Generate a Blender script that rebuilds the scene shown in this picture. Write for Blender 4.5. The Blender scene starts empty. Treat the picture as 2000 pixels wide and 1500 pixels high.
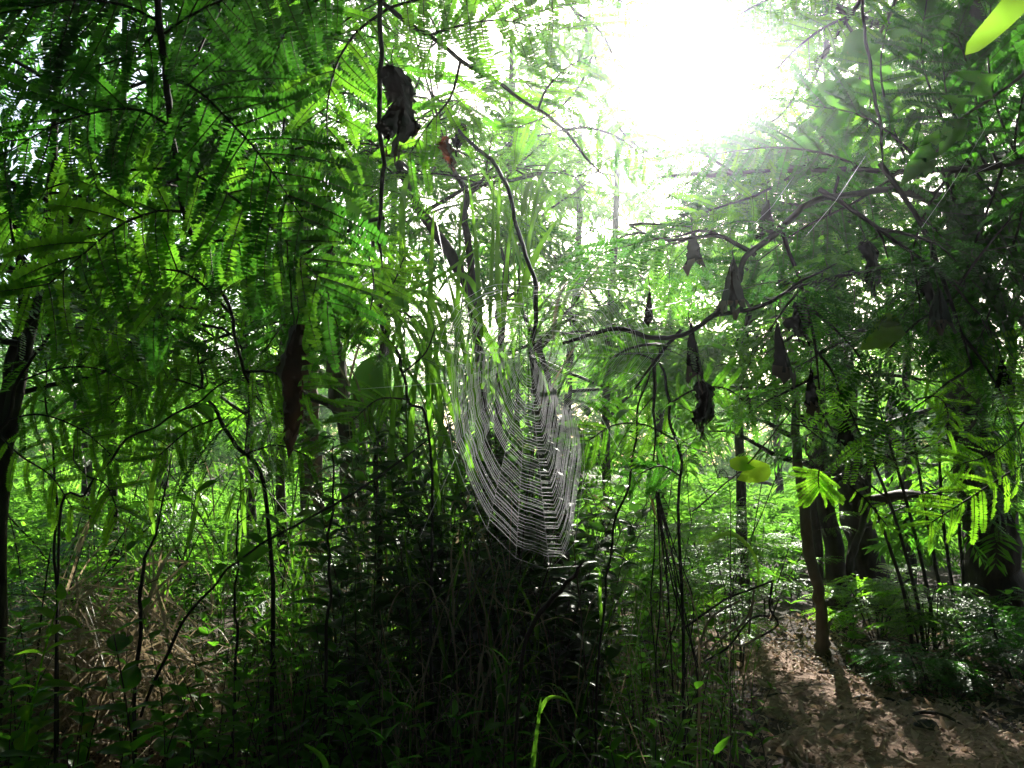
import bpy, math, random
import numpy as np
from mathutils import Vector, Matrix, Quaternion

RNG = np.random.default_rng(7)
random.seed(7)
sc = bpy.context.scene
COL = sc.collection

# ------------------------------------------------------------------ camera
F = 1511.0                      # focal length in photograph pixels (2000 x 1500)
EYE = np.array([0.0, 0.0, 1.5])
PITCH = math.radians(5.7)
FWD = np.array([0, math.cos(PITCH), math.sin(PITCH)])
UPV = np.array([0, -math.sin(PITCH), math.cos(PITCH)])
RGT = np.array([1.0, 0, 0])
cam = bpy.data.cameras.new('camera')
cam.sensor_fit = 'HORIZONTAL'
cam.angle = 2 * math.atan(1000 / F)
cam.clip_start, cam.clip_end = 0.05, 500
camo = bpy.data.objects.new('camera', cam)
COL.objects.link(camo)
camo.location = EYE
camo.rotation_euler = (math.pi / 2 + PITCH, 0, 0)
sc.camera = camo

# ------------------------------------------------------------------ light
SUN_PX = (1345, 120)
sd = RGT * (SUN_PX[0] - 1000) / F + UPV * (750 - SUN_PX[1]) / F + FWD
SUND = sd / np.linalg.norm(sd)
ELEV = math.asin(SUND[2])
AZ = math.atan2(SUND[0], SUND[1])
w = bpy.data.worlds.new('World')
sc.world = w
w.use_nodes = True
nt = w.node_tree
sky = nt.nodes.new('ShaderNodeTexSky')
sky.sky_type = 'NISHITA'
sky.sun_disc = False
sky.sun_elevation = ELEV
sky.sun_rotation = AZ
sky.dust_density = 3.0
sky.air_density = 1.0
bg = nt.nodes['Background']
bg.inputs['Strength'].default_value = 0.095
nt.links.new(sky.outputs[0], bg.inputs[0])
sun = bpy.data.lights.new('sun', 'SUN')
sun.energy = 5.0
sun.angle = math.radians(0.6)
sun.color = (1.0, 0.95, 0.86)
suno = bpy.data.objects.new('sun', sun)
COL.objects.link(suno)
suno.rotation_mode = 'QUATERNION'
suno.rotation_quaternion = Vector(SUND).to_track_quat('Z', 'Y')
suno.location = (0, 0, 12)

sc.view_settings.view_transform = 'Standard'
sc.view_settings.look = 'None'
sc.view_settings.gamma = 1.0
sc.view_settings.exposure = 1.9
sc.render.engine = 'CYCLES'
cy = sc.cycles
cy.max_bounces = 6
cy.diffuse_bounces = 2
cy.glossy_bounces = 2
cy.transmission_bounces = 4
cy.transparent_max_bounces = 4
cy.volume_bounces = 0
cy.caustics_reflective = False
cy.caustics_refractive = False
cy.sample_clamp_indirect = 6.0
cy.use_denoising = True
cy.use_adaptive_sampling = True
cy.adaptive_threshold = 0.03


# ------------------------------------------------------------------ helpers
def P(px, py, d):
    return EYE + RGT * ((px - 1000) / F * d) + UPV * ((750 - py) / F * d) + FWD * d


def project(p):
    q = np.atleast_2d(p) - EYE
    d = q @ FWD
    dd = np.where(np.abs(d) < 1e-6, 1e-6, d)
    return 1000 + F * (q @ RGT) / dd, 750 - F * (q @ UPV) / dd, d


def gz(x, y):
    """height of the forest floor"""
    x = np.asarray(x, float); y = np.asarray(y, float)
    r = np.sqrt(x * x + y * y)
    z = 0.035 * np.sin(1.7 * x + 0.6) * np.sin(1.3 * y) + 0.02 * np.sin(4.1 * x + 1.1 * y) + 0.012 * np.sin(7.3 * y - 3.1 * x)
    z = z + 0.10 * np.clip((x - 2.6) / 1.5, 0, 1) ** 2 * np.clip((y - 3) / 3, 0, 1)
    z = z + 0.15 * np.clip((-x - 0.2) / 2.5, 0, 1)
    return z + 0.0 * r


def G(px, py):
    """point where the pixel's ray meets the forest floor"""
    v = P(px, py, 1.0) - EYE
    t = EYE[2] / -v[2]
    p = EYE + v * t
    return np.array([p[0], p[1], float(gz(p[0], p[1]))])


def unit(v):
    v = np.asarray(v, float)
    n = np.linalg.norm(v)
    return v / n if n > 1e-9 else np.array([0, 0, 1.0])


def in_gap(p, grow=1.0):
    """the hole in the canopy through which the sun stands"""
    x, y, d = project(p)
    return (d > 0) & (((x - 1335) / (92 * grow)) ** 2 + ((y - 130) / (132 * grow)) ** 2 < 1)


def bad_spot(p):
    """no leaf right before the lens, none between lens and web"""
    x, y, d = project(p)
    near = (d > 0) & (d < 1.5) & (x > -200) & (x < 2200) & (y > -200) & (y < 1700)
    web = (d > 0) & (d < 1.75) & (x > 780) & (x < 1350) & (y > 480) & (y < 1180)
    # nothing in the sunbeam that falls on the web
    q = np.atleast_2d(p)
    beam = in_beam(p)
    return near | web | in_gap(p) | beam | in_glade(q)


def in_beam(p):
    q = np.atleast_2d(p)
    d = (q - EYE) @ FWD
    t = (q - WEB_C) @ WEB_N / (SUND @ WEB_N)
    hx, hy, _ = project(q - t[:, None] * SUND)
    return (d > 1.8) & (hx > 865) & (hx < 1145) & (hy > 660) & (hy < 1120)


def in_glade(q):
    # the sunny gaps over the path and over the dry straw
    h = np.abs(np.sin(q @ np.array([12.9898, 78.233, 37.719])) * 43758.5453) % 1
    g0 = q - SUND * (q[:, 2] / SUND[2])[:, None]
    glade = (np.abs(g0[:, 0] - np.interp(g0[:, 1], PATH_C[:60, 1], PATH_C[:60, 0])) < 0.75) & (g0[:, 1] > 3.4) & (g0[:, 1] < 6.6) & (q[:, 2] > 0.9) & (h < 0.3)
    g1 = q - SUND * ((q[:, 2] - 0.6) / SUND[2])[:, None]
    glade |= (np.abs(g1[:, 0] + 1.95) < 0.55) & (np.abs(g1[:, 1] - 3.9) < 0.7) & (q[:, 2] > 1.1) & (h < 0.5)
    return glade


WEB_C = P(1032, 690, 1.62)
WEB_N = unit(np.array([0.12, -1.0, 0.10]))


class MB:
    def __init__(s):
        s.V = []; s.F = []; s.n = 0

    def add(s, V, Fc, mat=0):
        V = np.asarray(V, float).reshape(-1, 3)
        Fc = np.asarray(Fc, int)
        if len(Fc):
            s.F.append((Fc + s.n, mat))
        s.V.append(V); s.n += len(V)

    def mesh(s, name, mats, smooth=True):
        me = bpy.data.meshes.new(name)
        V = np.concatenate(s.V) if s.V else np.zeros((0, 3))
        me.vertices.add(len(V))
        me.vertices.foreach_set('co', V.astype(np.float32).ravel())
        loops = []; starts = []; tot = []; mi = []
        st = 0
        for Fc, m in s.F:
            k = Fc.shape[1]
            loops.append(Fc.ravel()); n = len(Fc)
            starts.append(st + k * np.arange(n)); tot.append(np.full(n, k))
            mi.append(np.full(n, m)); st += k * n
        L = np.concatenate(loops)
        me.loops.add(len(L))
        me.loops.foreach_set('vertex_index', L.astype(np.int32))
        S = np.concatenate(starts)
        me.polygons.add(len(S))
        me.polygons.foreach_set('loop_start', S.astype(np.int32))
        me.polygons.foreach_set('material_index', np.concatenate(mi).astype(np.int32))
        me.polygons.foreach_set('use_smooth', np.full(len(S), smooth))
        for m in (mats if isinstance(mats, (list, tuple)) else [mats]):
            me.materials.append(m)
        me.update(calc_edges=True)
        return me

    def build(s, name, mats, parent=None, smooth=True):
        return link(name, s.mesh(name, mats, smooth), parent)


def link(name, me, parent=None, M=None):
    o = bpy.data.objects.new(name, me)
    COL.objects.link(o)
    if parent is not None:
        o.parent = parent
    if M is not None:
        o.matrix_basis = M
    return o


def tag(o, label=None, cat=None, group=None, kind=None):
    if label: o['label'] = label
    if cat: o['category'] = cat
    if group: o['group'] = group
    if kind: o['kind'] = kind
    return o


def thing(name, label, cat, loc, group=None):
    o = bpy.data.objects.new(name, None)
    COL.objects.link(o)
    o.location = loc
    o.empty_display_size = 0.1
    return tag(o, label, cat, group)


def basis(x, n):
    """rotation matrix with local X along x and local Z near n"""
    x = unit(x)
    z = n - x * np.dot(n, x)
    if np.linalg.norm(z) < 1e-4:
        z = np.array([0.3, 0.9, 0.2]) - x * np.dot([0.3, 0.9, 0.2], x)
    z = unit(z)
    y = np.cross(z, x)
    return np.stack([x, y, z], axis=1)


def mat4(loc, R, s=1.0):
    s3 = np.array([s, s, s]) if np.isscalar(s) else np.asarray(s)
    M = np.eye(4)
    M[:3, :3] = R * s3[None, :]
    M[:3, 3] = loc
    return M


def TM(loc, R, s=1.0):
    return Matrix(mat4(loc, R, s).tolist())


def smooth_path(pts, n):
    """Catmull-Rom through pts (k x c) resampled to n rows"""
    pts = np.asarray(pts, float)
    k = len(pts)
    if k == 2:
        t = np.linspace(0, 1, n)[:, None]
        return pts[0] * (1 - t) + pts[1] * t
    ext = np.vstack([2 * pts[0] - pts[1], pts, 2 * pts[-1] - pts[-2]])
    u = np.linspace(0, k - 1 - 1e-9, n)
    i = u.astype(int); f = (u - i)[:, None]
    a, b, c, d = ext[i], ext[i + 1], ext[i + 2], ext[i + 3]
    return 0.5 * (2 * b + (c - a) * f + (2 * a - 5 * b + 4 * c - d) * f ** 2 + (3 * b - a - 3 * c + d) * f ** 3)


def tube(mb, pts, rad, sides=6, mat=0, rough=0.0, cap=True, ridges=0):
    pts = np.asarray(pts, float)
    n = len(pts)
    rad = np.broadcast_to(np.asarray(rad, float), (n,))
    T = np.gradient(pts, axis=0)
    T /= np.maximum(np.linalg.norm(T, axis=1, keepdims=True), 1e-9)
    ref = np.array([0, 0, 1.0]) if abs(T[0][2]) < 0.9 else np.array([1.0, 0, 0])
    u = unit(np.cross(T[0], ref))
    a = np.arange(sides) * 2 * math.pi / sides
    V = np.zeros((n, sides, 3))
    ph = RNG.random(4) * 6.28
    for i in range(n):
        u = unit(u - T[i] * np.dot(u, T[i]))
        v = np.cross(T[i], u)
        r = rad[i] * np.ones(sides)
        if rough:
            r = r * (1 + rough * (RNG.random(sides) - 0.5) * 2)
        if ridges:
            r = r * (1 + 0.05 * np.sin(ridges * a + ph[0] + 0.25 * i) + 0.04 * np.sin(3 * a + ph[1] + 0.13 * i) + 0.03 * np.sin(5 * a - ph[2] + 0.4 * i))
        V[i] = pts[i] + np.cos(a)[:, None] * u * r[:, None] + np.sin(a)[:, None] * v * r[:, None]
    idx = np.arange(n * sides).reshape(n, sides)
    A = idx[:-1]; B = idx[1:]
    Q = np.stack([A, np.roll(A, -1, 1), np.roll(B, -1, 1), B], axis=2).reshape(-1, 4)
    base = mb.n
    mb.add(V.reshape(-1, 3), Q, mat)
    if cap:
        e = mb.n
        mb.add(pts[-1:], np.zeros((0, 3), int), mat)
        last = idx[-1] + base
        mb.F.append((np.stack([last, np.roll(last, -1), np.full(sides, e)], axis=1), mat))


def ribbon(mb, pts, wid, nrm, mat=0, fold=0.25):
    """a grass blade: three points across, creased along its middle"""
    pts = np.asarray(pts, float); n = len(pts)
    T = np.gradient(pts, axis=0)
    S = np.cross(T, np.asarray(nrm, float))
    S /= np.maximum(np.linalg.norm(S, axis=1, keepdims=True), 1e-9)
    N = np.cross(S, T); N /= np.maximum(np.linalg.norm(N, axis=1, keepdims=True), 1e-9)
    wd = np.asarray(wid)[:, None]
    V = np.stack([pts - S * wd / 2 + N * wd * fold, pts, pts + S * wd / 2 + N * wd * fold], axis=1)
    i = np.arange(n * 3).reshape(n, 3)
    Q = np.concatenate([np.stack([i[:-1, k], i[:-1, k + 1], i[1:, k + 1], i[1:, k]], axis=1) for k in (0, 1)])
    mb.add(V.reshape(-1, 3), Q, mat)


def batch(mb, V, Fc, Ms, mat=0):
    """copies of a template under many 4x4 matrices, joined"""
    Ms = np.asarray(Ms)
    m, n = len(Ms), len(V)
    W = np.einsum('mij,nj->mni', Ms[:, :3, :3], V) + Ms[:, None, :3, 3]
    Fa = (np.asarray(Fc)[None] + (np.arange(m) * n)[:, None, None]).reshape(-1, np.asarray(Fc).shape[1])
    mb.add(W.reshape(-1, 3), Fa, mat)


# ------------------------------------------------------------------ materials
def nodes(m):
    m.use_nodes = True
    t = m.node_tree
    t.nodes.clear()
    return t, t.nodes, t.links


def leaf_mat(name, c_lo, c_hi, trans=3.1, rough=0.42, spec=1.42, blotch=0.0, tmix=0.68, gloss=0.09, dry=False):
    m = bpy.data.materials.new(name)
    t, N, L = nodes(m)
    out = N.new('ShaderNodeOutputMaterial')
    oi = N.new('ShaderNodeObjectInfo'); ge = N.new('ShaderNodeNewGeometry')
    no = N.new('ShaderNodeTexNoise'); no.inputs['Scale'].default_value = 3.0
    tc = N.new('ShaderNodeTexCoord')
    L.new(tc.outputs['Object'], no.inputs['Vector'])
    a = N.new('ShaderNodeMath'); a.operation = 'MULTIPLY'; a.inputs[1].default_value = 0.45
    L.new(oi.outputs['Random'], a.inputs[0])
    b = N.new('ShaderNodeMath'); b.operation = 'MULTIPLY_ADD'; b.inputs[1].default_value = 0.35
    L.new(ge.outputs['Random Per Island'], b.inputs[0]); L.new(a.outputs[0], b.inputs[2])
    c = N.new('ShaderNodeMath'); c.operation = 'MULTIPLY_ADD'; c.inputs[1].default_value = 0.3
    L.new(no.outputs['Fac'], c.inputs[0]); L.new(b.outputs[0], c.inputs[2])
    mx = N.new('ShaderNodeMix'); mx.data_type = 'RGBA'
    mx.inputs['A'].default_value = (*c_lo, 1); mx.inputs['B'].default_value = (*c_hi, 1)
    L.new(c.outputs[0], mx.inputs['Factor'])
    col = mx.outputs['Result']
    if blotch:
        n2 = N.new('ShaderNodeTexNoise'); n2.inputs['Scale'].default_value = 9.0; n2.inputs['Detail'].default_value = 6
        L.new(tc.outputs['Object'], n2.inputs['Vector'])
        r = N.new('ShaderNodeValToRGB'); r.color_ramp.elements[0].position = 0.62; r.color_ramp.elements[1].position = 0.72
        L.new(n2.outputs['Fac'], r.inputs['Fac'])
        sc_ = N.new('ShaderNodeMath'); sc_.operation = 'MULTIPLY'; sc_.inputs[1].default_value = blotch
        L.new(r.outputs['Color'], sc_.inputs[0])
        m2 = N.new('ShaderNodeMix'); m2.data_type = 'RGBA'; m2.inputs['B'].default_value = (0.13, 0.085, 0.03, 1)
        L.new(sc_.outputs[0], m2.inputs['Factor']); L.new(col, m2.inputs['A'])
        col = m2.outputs['Result']
    tv = N.new('ShaderNodeVectorMath'); tv.operation = 'MULTIPLY'
    tv.inputs[1].default_value = (trans * 1.05, trans * 0.97, trans * 0.78) if dry else (trans * 1.0, trans * 1.3, trans * 0.42)
    L.new(col, tv.inputs[0])
    df = N.new('ShaderNodeBsdfDiffuse'); tr = N.new('ShaderNodeBsdfTranslucent'); gl = N.new('ShaderNodeBsdfGlossy')
    gl.inputs['Roughness'].default_value = rough
    gl.inputs['Color'].default_value = (0.85, 0.9, 0.85, 1)
    L.new(col, df.inputs['Color']); L.new(tv.outputs[0], tr.inputs['Color'])
    m1 = N.new('ShaderNodeMixShader'); m1.inputs[0].default_value = tmix
    L.new(df.outputs[0], m1.inputs[1]); L.new(tr.outputs[0], m1.inputs[2])
    fr = N.new('ShaderNodeFresnel'); fr.inputs['IOR'].default_value = spec
    ms = N.new('ShaderNodeMixShader')
    fs_ = N.new('ShaderNodeMath'); fs_.operation = 'MULTIPLY'; fs_.inputs[1].default_value = gloss
    L.new(fr.outputs[0], fs_.inputs[0])
    L.new(fs_.outputs[0], ms.inputs[0]); L.new(m1.outputs[0], ms.inputs[1]); L.new(gl.outputs[0], ms.inputs[2])
    L.new(ms.outputs[0], out.inputs['Surface'])
    return m


def rough_mat(name, c1, c2, scale=8.0, stretch=(1, 1, 1), rough=0.85, bump=0.4, detail=8, c3=None, c3scale=3.0, spec=0.3, bdist=0.02):
    m = bpy.data.materials.new(name)
    t, N, L = nodes(m)
    out = N.new('ShaderNodeOutputMaterial')
    p = N.new('ShaderNodeBsdfPrincipled')
    p.inputs['Roughness'].default_value = rough
    p.inputs['Specular IOR Level'].default_value = spec
    tc = N.new('ShaderNodeTexCoord'); mp = N.new('ShaderNodeMapping')
    mp.inputs['Scale'].default_value = stretch
    L.new(tc.outputs['Object'], mp.inputs['Vector'])
    no = N.new('ShaderNodeTexNoise'); no.inputs['Scale'].default_value = scale
    no.inputs['Detail'].default_value = detail; no.inputs['Roughness'].default_value = 0.65
    L.new(mp.outputs[0], no.inputs['Vector'])
    r = N.new('ShaderNodeValToRGB')
    r.color_ramp.elements[0].position = 0.34; r.color_ramp.elements[1].position = 0.68
    r.color_ramp.elements[0].color = (*c1, 1); r.color_ramp.elements[1].color = (*c2, 1)
    L.new(no.outputs['Fac'], r.inputs['Fac'])
    col = r.outputs['Color']
    if c3:
        n2 = N.new('ShaderNodeTexNoise'); n2.inputs['Scale'].default_value = c3scale; n2.inputs['Detail'].default_value = 4
        L.new(tc.outputs['Object'], n2.inputs['Vector'])
        r2 = N.new('ShaderNodeValToRGB'); r2.color_ramp.elements[0].position = 0.5; r2.color_ramp.elements[1].position = 0.66
        L.new(n2.outputs['Fac'], r2.inputs['Fac'])
        mx = N.new('ShaderNodeMix'); mx.data_type = 'RGBA'; mx.inputs['B'].default_value = (*c3, 1)
        L.new(r2.outputs['Color'], mx.inputs['Factor']); L.new(col, mx.inputs['A'])
        col = mx.outputs['Result']
    L.new(col, p.inputs['Base Color'])
    bp = N.new('ShaderNodeBump'); bp.inputs['Strength'].default_value = bump; bp.inputs['Distance'].default_value = bdist
    L.new(no.outputs['Fac'], bp.inputs['Height']); L.new(bp.outputs[0], p.inputs['Normal'])
    L.new(p.outputs[0], out.inputs['Surface'])
    return m


M_LEAF = leaf_mat('feathery_leaf', (0.014, 0.055, 0.012), (0.070, 0.130, 0.018))
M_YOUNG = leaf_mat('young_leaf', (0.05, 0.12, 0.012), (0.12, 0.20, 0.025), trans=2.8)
M_DEEP = leaf_mat('old_shade_dark_leaf', (0.012, 0.045, 0.012), (0.03, 0.085, 0.016), trans=2.2)  # older, darker green; also puts shade into the colour of upper foliage
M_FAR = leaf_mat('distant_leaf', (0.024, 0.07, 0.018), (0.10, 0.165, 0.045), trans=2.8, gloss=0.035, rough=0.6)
M_THICKET_SHADE = leaf_mat('shade_dark_thicket_leaf', (0.010, 0.034, 0.009), (0.026, 0.066, 0.014), trans=1.8, rough=0.35, spec=1.45, blotch=0.3, gloss=0.3)  # shade behind the web put into a darker leaf colour
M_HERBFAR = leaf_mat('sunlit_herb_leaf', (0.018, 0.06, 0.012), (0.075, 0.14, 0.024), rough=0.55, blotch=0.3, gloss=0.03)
M_HERB = leaf_mat('herb_leaf', (0.02, 0.07, 0.012), (0.06, 0.14, 0.018), rough=0.35, spec=1.5, blotch=0.5, gloss=0.15)
M_BROAD = leaf_mat('broad_leaf', (0.022, 0.075, 0.016), (0.055, 0.125, 0.024), trans=2.0, rough=0.35, spec=1.5, blotch=0.35)
M_PALE = leaf_mat('pale_leaf', (0.12, 0.20, 0.035), (0.17, 0.25, 0.06), trans=1.35, rough=0.4, blotch=0.3)
M_GRASS = leaf_mat('grass_blade', (0.03, 0.08, 0.014), (0.09, 0.16, 0.03), trans=2.1, rough=0.35, spec=1.45, blotch=0.2)
M_STRAW = leaf_mat('dry_straw', (0.11, 0.09, 0.06), (0.40, 0.34, 0.25), trans=1.3, rough=0.5, tmix=0.35, dry=True)
M_LITTER = leaf_mat('fallen_leaf', (0.12, 0.05, 0.028), (0.60, 0.50, 0.40), trans=1.0, rough=0.45, spec=1.45, tmix=0.25, dry=True)
M_DEAD = leaf_mat('dead_leaf', (0.008, 0.006, 0.005), (0.020, 0.014, 0.011), trans=0.5, rough=0.7, tmix=0.1, gloss=0.08, dry=True)
M_DEADEDGE = leaf_mat('dead_leaf_edge', (0.06, 0.042, 0.03), (0.15, 0.11, 0.08), trans=0.5, rough=0.7, tmix=0.2, gloss=0.08, dry=True)
M_RUST = leaf_mat('rusty_dead_leaf', (0.04, 0.014, 0.008), (0.11, 0.035, 0.018), trans=1.2, rough=0.5, tmix=0.5, dry=True)
M_STEM = rough_mat('green_brown_stem', (0.035, 0.03, 0.016), (0.07, 0.06, 0.03), 30, rough=0.6, bump=0.2)
M_TWIG = rough_mat('dark_twig', (0.012, 0.009, 0.007), (0.04, 0.03, 0.022), 25, (1, 1, 0.4), rough=0.75, bump=0.4, bdist=0.004)
M_BARK = rough_mat('bark', (0.012, 0.009, 0.007), (0.05, 0.036, 0.027), 14, (1, 1, 0.22), rough=0.9, bump=0.9, c3=(0.06, 0.065, 0.04))
M_PALEBARK = rough_mat('pale_bark', (0.09, 0.07, 0.045), (0.19, 0.15, 0.10), 16, (1, 1, 0.3), rough=0.85, bump=0.5, c3=(0.08, 0.09, 0.05), bdist=0.008)
M_FLAKY = rough_mat('flaky_bark', (0.05, 0.035, 0.025), (0.20, 0.15, 0.11), 11, (1, 1, 0.12), rough=0.9, bump=1.0, c3=(0.03, 0.022, 0.017), c3scale=6)
M_SOIL = rough_mat('forest_soil', (0.018, 0.012, 0.008), (0.06, 0.04, 0.026), 5.0, rough=0.95, bump=0.8, c3=(0.03, 0.03, 0.014), c3scale=1.2, spec=0.15, bdist=0.03)
M_PATH = rough_mat('trodden_earth', (0.15, 0.095, 0.066), (0.31, 0.21, 0.15), 14.0, rough=0.95, bump=1.0, c3=(0.28, 0.185, 0.13), c3scale=1.6, spec=0.15, bdist=0.025)
M_STONE = rough_mat('mossy_stone', (0.06, 0.055, 0.05), (0.16, 0.14, 0.12), 14, rough=0.85, bump=0.8, c3=(0.05, 0.06, 0.03), c3scale=5)


def silk_mat():
    m = bpy.data.materials.new('spider_silk')
    t, N, L = nodes(m)
    out = N.new('ShaderNodeOutputMaterial')
    tr = N.new('ShaderNodeBsdfTranslucent'); tr.inputs['Color'].default_value = (0.75, 0.75, 0.78, 1)
    df = N.new('ShaderNodeBsdfDiffuse'); df.inputs['Color'].default_value = (0.7, 0.7, 0.72, 1)
    gl = N.new('ShaderNodeBsdfGlossy'); gl.inputs['Roughness'].default_value = 0.35
    a = N.new('ShaderNodeMixShader'); a.inputs[0].default_value = 0.6
    b = N.new('ShaderNodeMixShader'); b.inputs[0].default_value = 0.15
    L.new(df.outputs[0], a.inputs[1]); L.new(tr.outputs[0], a.inputs[2])
    L.new(a.outputs[0], b.inputs[1]); L.new(gl.outputs[0], b.inputs[2])
    L.new(b.outputs[0], out.inputs['Surface'])
    return m


M_SILK = silk_mat()


# ------------------------------------------------------------------ leaf templates
def pinna_geo(n, ll, lw, seed, droop=0.18, bend=0.1, fold=0.25, jitter=0.12):
    """a strip of n pairs of little oblong leaflets along +X, length 1"""
    r = np.random.default_rng(seed)
    t = (np.arange(n) + 0.6) / n
    cx = t; cy = bend * t ** 2; cz = -droop * t ** 2
    env = np.clip(np.minimum(0.55 + 3.2 * t, 1.0) * np.minimum(0.45 + 4.0 * (1 - t), 1.0), 0, 1)
    V = []; Fq = []
    k = 0
    for s in (-1, 1):
        for i in range(n):
            L_ = ll * env[i] * (1 + jitter * r.normal() * 0.5)
            W_ = lw
            lean = 0.22 + 0.12 * r.normal()
            dx = np.array([math.sin(lean), s * math.cos(lean), fold + 0.15 * r.normal()])
            dx = dx / np.linalg.norm(dx)
            ax = np.array([math.cos(lean), -s * math.sin(lean) * 0.3, 0.12 * r.normal()])
            c = np.array([cx[i], cy[i], cz[i]])
            V += [c - ax * W_ * 0.32, c + dx * L_ * 0.55 - ax * W_ * 0.55, c + dx * L_ - ax * W_ * 0.05,
                  c + dx * L_ * 0.6 + ax * W_ * 0.5, c + ax * W_ * 0.32]
            Fq.append([k, k + 1, k + 3, k + 4] if s > 0 else [k + 4, k + 3, k + 1, k])
            k += 5
    V = np.array(V)
    tri = np.array([[f[1], f[1] + 1, f[1] + 2] if f[0] < f[3] else [f[2], f[2] + 1, f[2] + 2] for f in Fq])
    return V, np.array(Fq), tri, np.stack([np.r_[0, cx], np.r_[0, cy], np.r_[0, cz]], axis=1)


def pinna_mesh(n, ll, lw, seed, mat, **k):
    V, Fq, tri, mid = pinna_geo(n, ll, lw, seed, **k)
    mb = MB()
    mb.add(V, Fq); mb.F.append((tri, 0))
    tube(mb, mid[::3], np.linspace(0.012, 0.005, len(mid[::3])), 3, 1, cap=False)
    return mb.mesh('pinna', [mat, M_STEM], smooth=False)


def full_leaf_mesh(seed, mat, pairs=8, nl=13, plen=0.42, droop=0.22, side_droop=0.25):
    """a twice-divided feathery leaf along +X, length 1, facing +Z"""
    r = np.random.default_rng(seed)
    mb = MB()
    ts = np.linspace(0.18, 1.0, pairs)
    bend = r.normal() * 0.12
    def rach(t): return np.array([t, bend * t * t, 0.08 * t - droop * t * t])
    Vs = []
    for i, t in enumerate(ts):
        for s in (-1, 1):
            V, Fq, tri, _ = pinna_geo(nl, 0.105, 0.055, seed * 100 + i * 2 + s, droop=0.12 + side_droop * r.random(), bend=s * -0.12 * r.random(), fold=0.18)
            ang = math.radians(72 - 38 * t + 8 * r.normal())
            L_ = plen * (0.72 + 0.5 * math.sin(math.pi * (0.15 + 0.75 * t))) * (1 + 0.1 * r.normal())
            x = np.array([math.cos(ang), s * math.sin(ang), -0.10 - 0.3 * t * droop + 0.12 * r.normal()])
            R = basis(x, np.array([-0.1, s * 0.2 * r.normal(), 1.0]))
            W = (V * L_) @ R.T + rach(t)
            b = mb.n
            mb.add(W, Fq); mb.F.append((tri + b, 0))
    tube(mb, [rach(t) for t in np.linspace(0, 1, 6)], np.linspace(0.008, 0.004, 6), 3, 1, cap=False)
    return mb.mesh('leaf', [mat, M_STEM], smooth=False)


def lod_leaf(seed, pairs=8, plen=0.42):
    """coarse feathery leaf for far crowns: two-quad pinnae"""
    r = np.random.default_rng(seed)
    V = []; Q = []
    for t in np.linspace(0.15, 1.0, pairs):
        for s in (-1, 1):
            ang = math.radians(70 - 35 * t + 8 * r.normal())
            L_ = plen * (0.7 + 0.45 * math.sin(math.pi * (0.15 + 0.75 * t)))
            x = np.array([math.cos(ang), s * math.sin(ang), -0.2 + 0.2 * r.normal()])
            R = basis(x, np.array([0.2 * r.normal(), 0.3 * r.normal(), 1.0]))
            c = np.array([t, 0, 0.05 * t - 0.25 * t * t])
            q = np.array([[0, -.012, 0], [.45, -.045, .01], [1, 0, -.15], [.5, .045, .01]]) * [L_, 1, L_]
            k = len(V)
            V += list(q @ R.T + c)
            Q.append([k, k + 1, k + 2, k + 3])
    return np.array(V), np.array(Q)


def ovate_geo(nx=8, aspect=0.42, fold=0.22, droop=0.25, tipsharp=1.0, wave=0.03, heart=False, seed=0):
    """an ovate or heart-shaped blade along +X, length 1"""
    r = np.random.default_rng(seed)
    t = np.linspace(0, 1, nx + 1)
    if heart:
        wdt = aspect * np.sqrt(np.clip(1 - (1.75 * t - 0.62) ** 2 * np.where(t > .355, .61, 1.0), 0.0, 1))
        wdt[-1] = 0.0
    else:
        wdt = aspect * np.sin(math.pi * np.clip(t, 0, 1) ** 0.75) ** (0.9 * tipsharp) + 0.004
        wdt[-1] = 0.002
    rows = []
    js = np.array([-1, -0.55, 0, 0.55, 1])
    for i, ti in enumerate(t):
        z = -droop * ti * ti
        for j in js:
            back = -0.16 * abs(j) * (1 - ti) ** 3 if heart else 0.0
            rows.append([ti + back, j * wdt[i] * 0.5, z + fold * abs(j) * wdt[i] * 0.5 + wave * r.normal() * abs(j) * wdt[i]])
    idx = np.arange((nx + 1) * 5).reshape(nx + 1, 5)
    Q = np.concatenate([np.stack([idx[:-1, k], idx[1:, k], idx[1:, k + 1], idx[:-1, k + 1]], axis=1) for k in range(4)])
    return np.array(rows), Q


def mesh_of(V, Q, mat, name, smooth=True):
    mb = MB(); mb.add(V, Q)
    return mb.mesh(name, [mat], smooth)


PIN = {m.name: [pinna_mesh(26, 0.104, 0.047, 10 + i, m, droop=0.10 + 0.08 * i, bend=(-0.14, 0.14, 0.05, -0.05)[i]) for i in range(4)]
       for m in (M_LEAF, M_YOUNG, M_DEEP)}
LEAF1 = {m.name: [full_leaf_mesh(30 + i, m, pairs=(7, 9, 8, 6)[i], nl=(13, 12, 14, 12)[i]) for i in range(4)] for m in (M_LEAF, M_YOUNG, M_DEEP)}
LOD = [lod_leaf(60 + i, (8, 7, 9)[i]) for i in range(3)]


# ------------------------------------------------------------------ the forest floor and the path
def grid(xs, ys, dz=0.0):
    X, Y = np.meshgrid(xs, ys)
    V = np.stack([X, Y, gz(X, Y) + dz], axis=2).reshape(-1, 3)
    nx, ny = len(xs), len(ys)
    i = np.arange(nx * ny).reshape(ny, nx)
    Q = np.stack([i[:-1, :-1], i[:-1, 1:], i[1:, 1:], i[1:, :-1]], axis=2).reshape(-1, 4)
    return V, Q


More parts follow.
